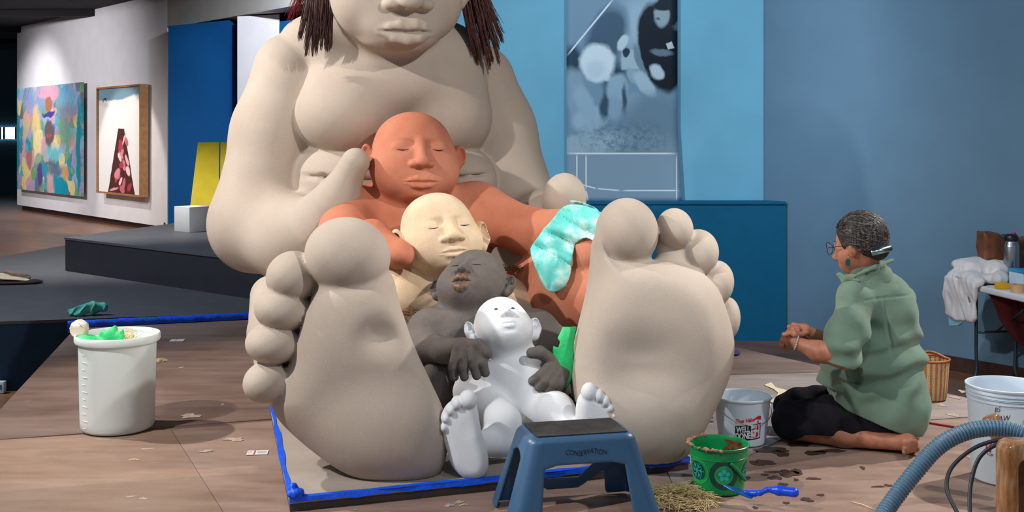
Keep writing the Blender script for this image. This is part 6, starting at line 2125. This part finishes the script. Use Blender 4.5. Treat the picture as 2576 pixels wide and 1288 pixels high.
# ---------------------------------------------------------------- basket behind the person
BK = 5.80
bp = np.array([(2334 - CX) / FPX * BK, BK, .0022])
root = empty('basket', bp); tag(root, 'orange and cream woven basket behind the kneeling person', 'basket')
def m_weave():
    t = NT('orange_cream_weave')
    c = t.n('ShaderNodeTexCoord'); sp = t.n('ShaderNodeSeparateXYZ'); t.l(c.outputs['Object'], sp.inputs[0])
    an = t.math('MULTIPLY', t.math('ARCTAN2', sp.outputs[1], sp.outputs[0]), 24.0)
    st = t.math('GREATER_THAN', t.math('SINE', an), 0.1)
    fine = t.math('SINE', t.math('MULTIPLY', sp.outputs[2], 760.0))
    fa_ = t.math('SINE', t.math('MULTIPLY', an, 3.0))
    chk = t.math('MULTIPLY', fine, fa_)
    col = t.mix(st, lin((214, 190, 150)), lin((198, 120, 56)))
    col = t.mix(.5, col, t.ramp(t.math('ADD', t.math('MULTIPLY', chk, .5), .5), [(.2, (.45, .45, .45, 1)), (.7, (1, 1, 1, 1))]), 'MULTIPLY')
    t.color(col); t.set(Roughness=.8); t.bump(chk, .7, .004)
    return t.m
lathe('basket_body', [(0, .002), (.082, .002), (.090, .008), (.097, .08), (.103, .17), (.105, .205), (.101, .205), (.099, .17), (.092, .08), (.084, .012), (0, .010)], m_weave(), root, n=64)
MAT_CANE = plain('dark_cane', (150, 84, 44), .5, var=.15, scale=30)
ring = [(math.cos(i / 40 * 6.2832) * .105, math.sin(i / 40 * 6.2832) * .105, .205) for i in range(41)]
tube('rim', ring, .006, MAT_CANE, root, 8, cap=False)
for off, zz in ((-.03, .035), (.03, .022)):
    hd = [(-.095 + .19 * i / 12, off + .03 * math.sin(i / 12 * 3.14), .205 + zz * math.sin(i / 12 * 3.1416)) for i in range(13)]
    tube('handle', hd, .006, MAT_CANE, root, 8)

# ---------------------------------------------------------------- folding table against the right wall
tz = .32
tL = np.array([3.136, 8.11])
td = np.array([.162, -.987]); td /= np.linalg.norm(td); tn = np.array([-td[1], td[0]])      # along, toward the wall
ta_ = math.atan2(td[1], td[0])
TWd, TLn = .46, 1.7
tcen = tL + td * TLn / 2 + tn * TWd / 2
root = empty('folding_table', (tcen[0], tcen[1], FLOOR_Z), ta_)
tag(root, 'white folding table with grey legs by the grey blue wall', 'table')
box('table_top', (0, 0, tz - FLOOR_Z - .022), (TLn, TWd, .044), plain('white_table_plastic', (214, 218, 222), .5, var=.02), root, bevel=.012, seg=3)
MAT_LEG = plain('grey_blue_steel', (74, 96, 116), .35, .7)
for sx in (-1, 1):
    for sy in (-1, 1):
        x0 = sx * (TLn / 2 - .20); y0 = sy * (TWd / 2 - .08)
        tube('leg', spline([(x0, y0, tz - FLOOR_Z - .045), (x0, y0, .30), (x0, y0, .14), (x0, sy * (TWd / 2 - .02), .012)], 5), .012, MAT_LEG, root, 10)
    tube('leg_brace', [(sx * (TLn / 2 - .20), -(TWd / 2 - .08), .42), (sx * (TLn / 2 - .20), TWd / 2 - .08, .42)], .009, MAT_LEG, root, 8)
    tube('leg_brace', [(sx * (TLn / 2 - .20), 0, .42), (sx * .18, 0, tz - FLOOR_Z - .05)], .008, MAT_LEG, root, 8)
    tube('foot_bar', [(sx * (TLn / 2 - .20), -(TWd / 2 - .02), .012), (sx * (TLn / 2 - .20), TWd / 2 - .02, .012)], .012, MAT_LEG, root, 8)
# items on the table
def TT(u, v, z=0.0):
    """along / across the table from its left front corner"""
    q = tL + td * u + tn * v
    return np.array([q[0], q[1], tz + z])
MAT_TERRY = plain('white_terry', (224, 220, 220), .95, var=.02, bump=.4, bscale=300)
F = Field()
cT = TT(.15, .16)
F.ell(TT(.12, .24, .075), (.20, .14, .070), rot(8), 0)
F.ell(TT(.02, .16, .10), (.13, .12, .060), rot(10), .05)
F.ell(TT(.20, .06, .040), (.12, .16, .040), rot(20), .04)
F.ell(TT(.32, .17, .045), (.10, .07, .045), rot(40), .04)
F.slab(TT(.19, -.034, -.10), rot(math.degrees(ta_)), [(-.20, .13), (-.215, .0), (-.19, -.15), (.0, -.165), (.17, -.15), (.19, -.12), (.20, .13)], .020, .016, .02)
F.chain([TT(.02, .0, .028), TT(.2, -.012, .030), TT(.37, .0, .028)], [.03, .034, .03], .03, .03)
F.post.append(lambda P, d: d + .008 * vnoise(P, 26, 12) + .006 * np.abs(vnoise(P, 52, 2)))
o = sculpt('towel', F, .0085, MAT_TERRY, None, origin=cT)
tag(o, 'white towel heaped on the folding table and hanging over its edge', 'towel')
p = TT(.17, -.034, -.26)
F = Field(); F.slab(p, rot(math.degrees(ta_)), [(-.13, .05), (-.12, -.07), (.0, -.045), (.05, -.015), (.05, .05)], .008, .005, 0)
o = sculpt('blue_cloth', F, .006, plain('pale_blue_cloth', (140, 200, 228), .9), None, origin=p)
tag(o, 'corner of a pale blue cloth showing below the white towel', 'cloth')
p = TT(.22, .335, .002)
root = empty('thermos', p); tag(root, 'steel thermos flask with a black lid on the folding table', 'thermos')
MAT_STEEL = plain('brushed_steel', (176, 186, 192), .28, 1.0, var=.03)
lathe('flask', [(0, .0), (.050, .0), (.053, .004), (.053, .245), (.050, .262), (.042, .276), (.042, .286), (0, .286)], MAT_STEEL, root, n=40)
lid_ = lathe('lid', [(0, .286), (.044, .286), (.047, .290), (.046, .318), (.034, .334), (0, .336)], plain('black_lid_plastic', (26, 26, 32), .4), root, n=32)
lathe('spout_cap', [(0, .332), (.015, .332), (.015, .345), (0, .348)], plain('magenta_cap', (206, 40, 96), .4), lid_, n=16, loc=(.016, 0, 0))
tube('carry_loop', spline([(-.040, 0, .300), (-.066, 0, .312), (-.062, 0, .330), (-.036, 0, .326)], 4), .005, plain('grey_loop', (60, 62, 70), .5), lid_, 8)
p = TT(.06, .36, .002)
F = Field()
F.slab(p + np.array([.03, 0, .16]), rot(10), [(-.20, -.16), (.20, -.16), (.22, .10), (.16, .145), (.08, .13), (.0, .13), (-.08, .17), (-.20, .185), (-.19, .05)], .055, .030, 0)
F.post.append(lambda P, d: np.maximum(d + .010 * vnoise(P, 16, 4) + .004 * vnoise(P, 50, 9), tz + .001 - P[:, 2]))
o = sculpt('leather_bag', F, .008, plain('brown_leather', (112, 66, 42), .5, var=.12, scale=14, bump=.2), None, origin=p)
tag(o, 'slouching brown leather bag behind the thermos on the table', 'bag')
p = TT(.54, .06, .0015)
o = box('sponge', (0, 0, .020), (.085, .055, .040), plain('yellow_sponge_foam', (238, 176, 34), .95, var=.05, bump=.6, bscale=200), None, bevel=.005); o.location = p
tag(o, 'yellow sponge on the front edge of the folding table', 'sponge')
p = TT(.70, .07, .0015)
root = empty('tape_roll', p); tag(root, 'roll of tan tape standing by the yellow sponge', 'tape')
lathe('roll', [(.028, .0), (.048, .0), (.048, .05), (.028, .05)], plain('tan_tape_roll', (206, 164, 122), .6), root, n=32, closed=True)
p = TT(.46, .27, .002)
root = empty('food_box', p, ta_); tag(root, 'clear plastic box with a bright blue lid on the table', 'box')
box('tub', (0, 0, .05), (.16, .12, .10), plain('clear_frosted_plastic', (186, 208, 222), .3), root, bevel=.010)
box('lid', (0, 0, .108), (.172, .132, .018), plain('cyan_lid', (20, 150, 200), .4), root, bevel=.006)
# dark red cloth hanging behind the table
p = TT(.35, .36, -.28)
F = Field()
F.slab(p + np.array([.05, 0, .02]), rot(8), [(-.36, .26), (.36, .26), (.34, -.10), (.22, -.20), (.05, -.26), (-.10, -.14), (-.26, .02)], .016, .012, 0)
F.post.append(lambda P, d: d + .012 * np.sin(P[:, 0] * 36 + 2 * np.sin(P[:, 2] * 6)))
o = sculpt('dark_red_cloth', F, .009, plain('dark_red_wool', (86, 22, 28), .95, var=.1), None, origin=p)
tag(o, 'dark red cloth hanging behind the legs of the folding table', 'cloth')
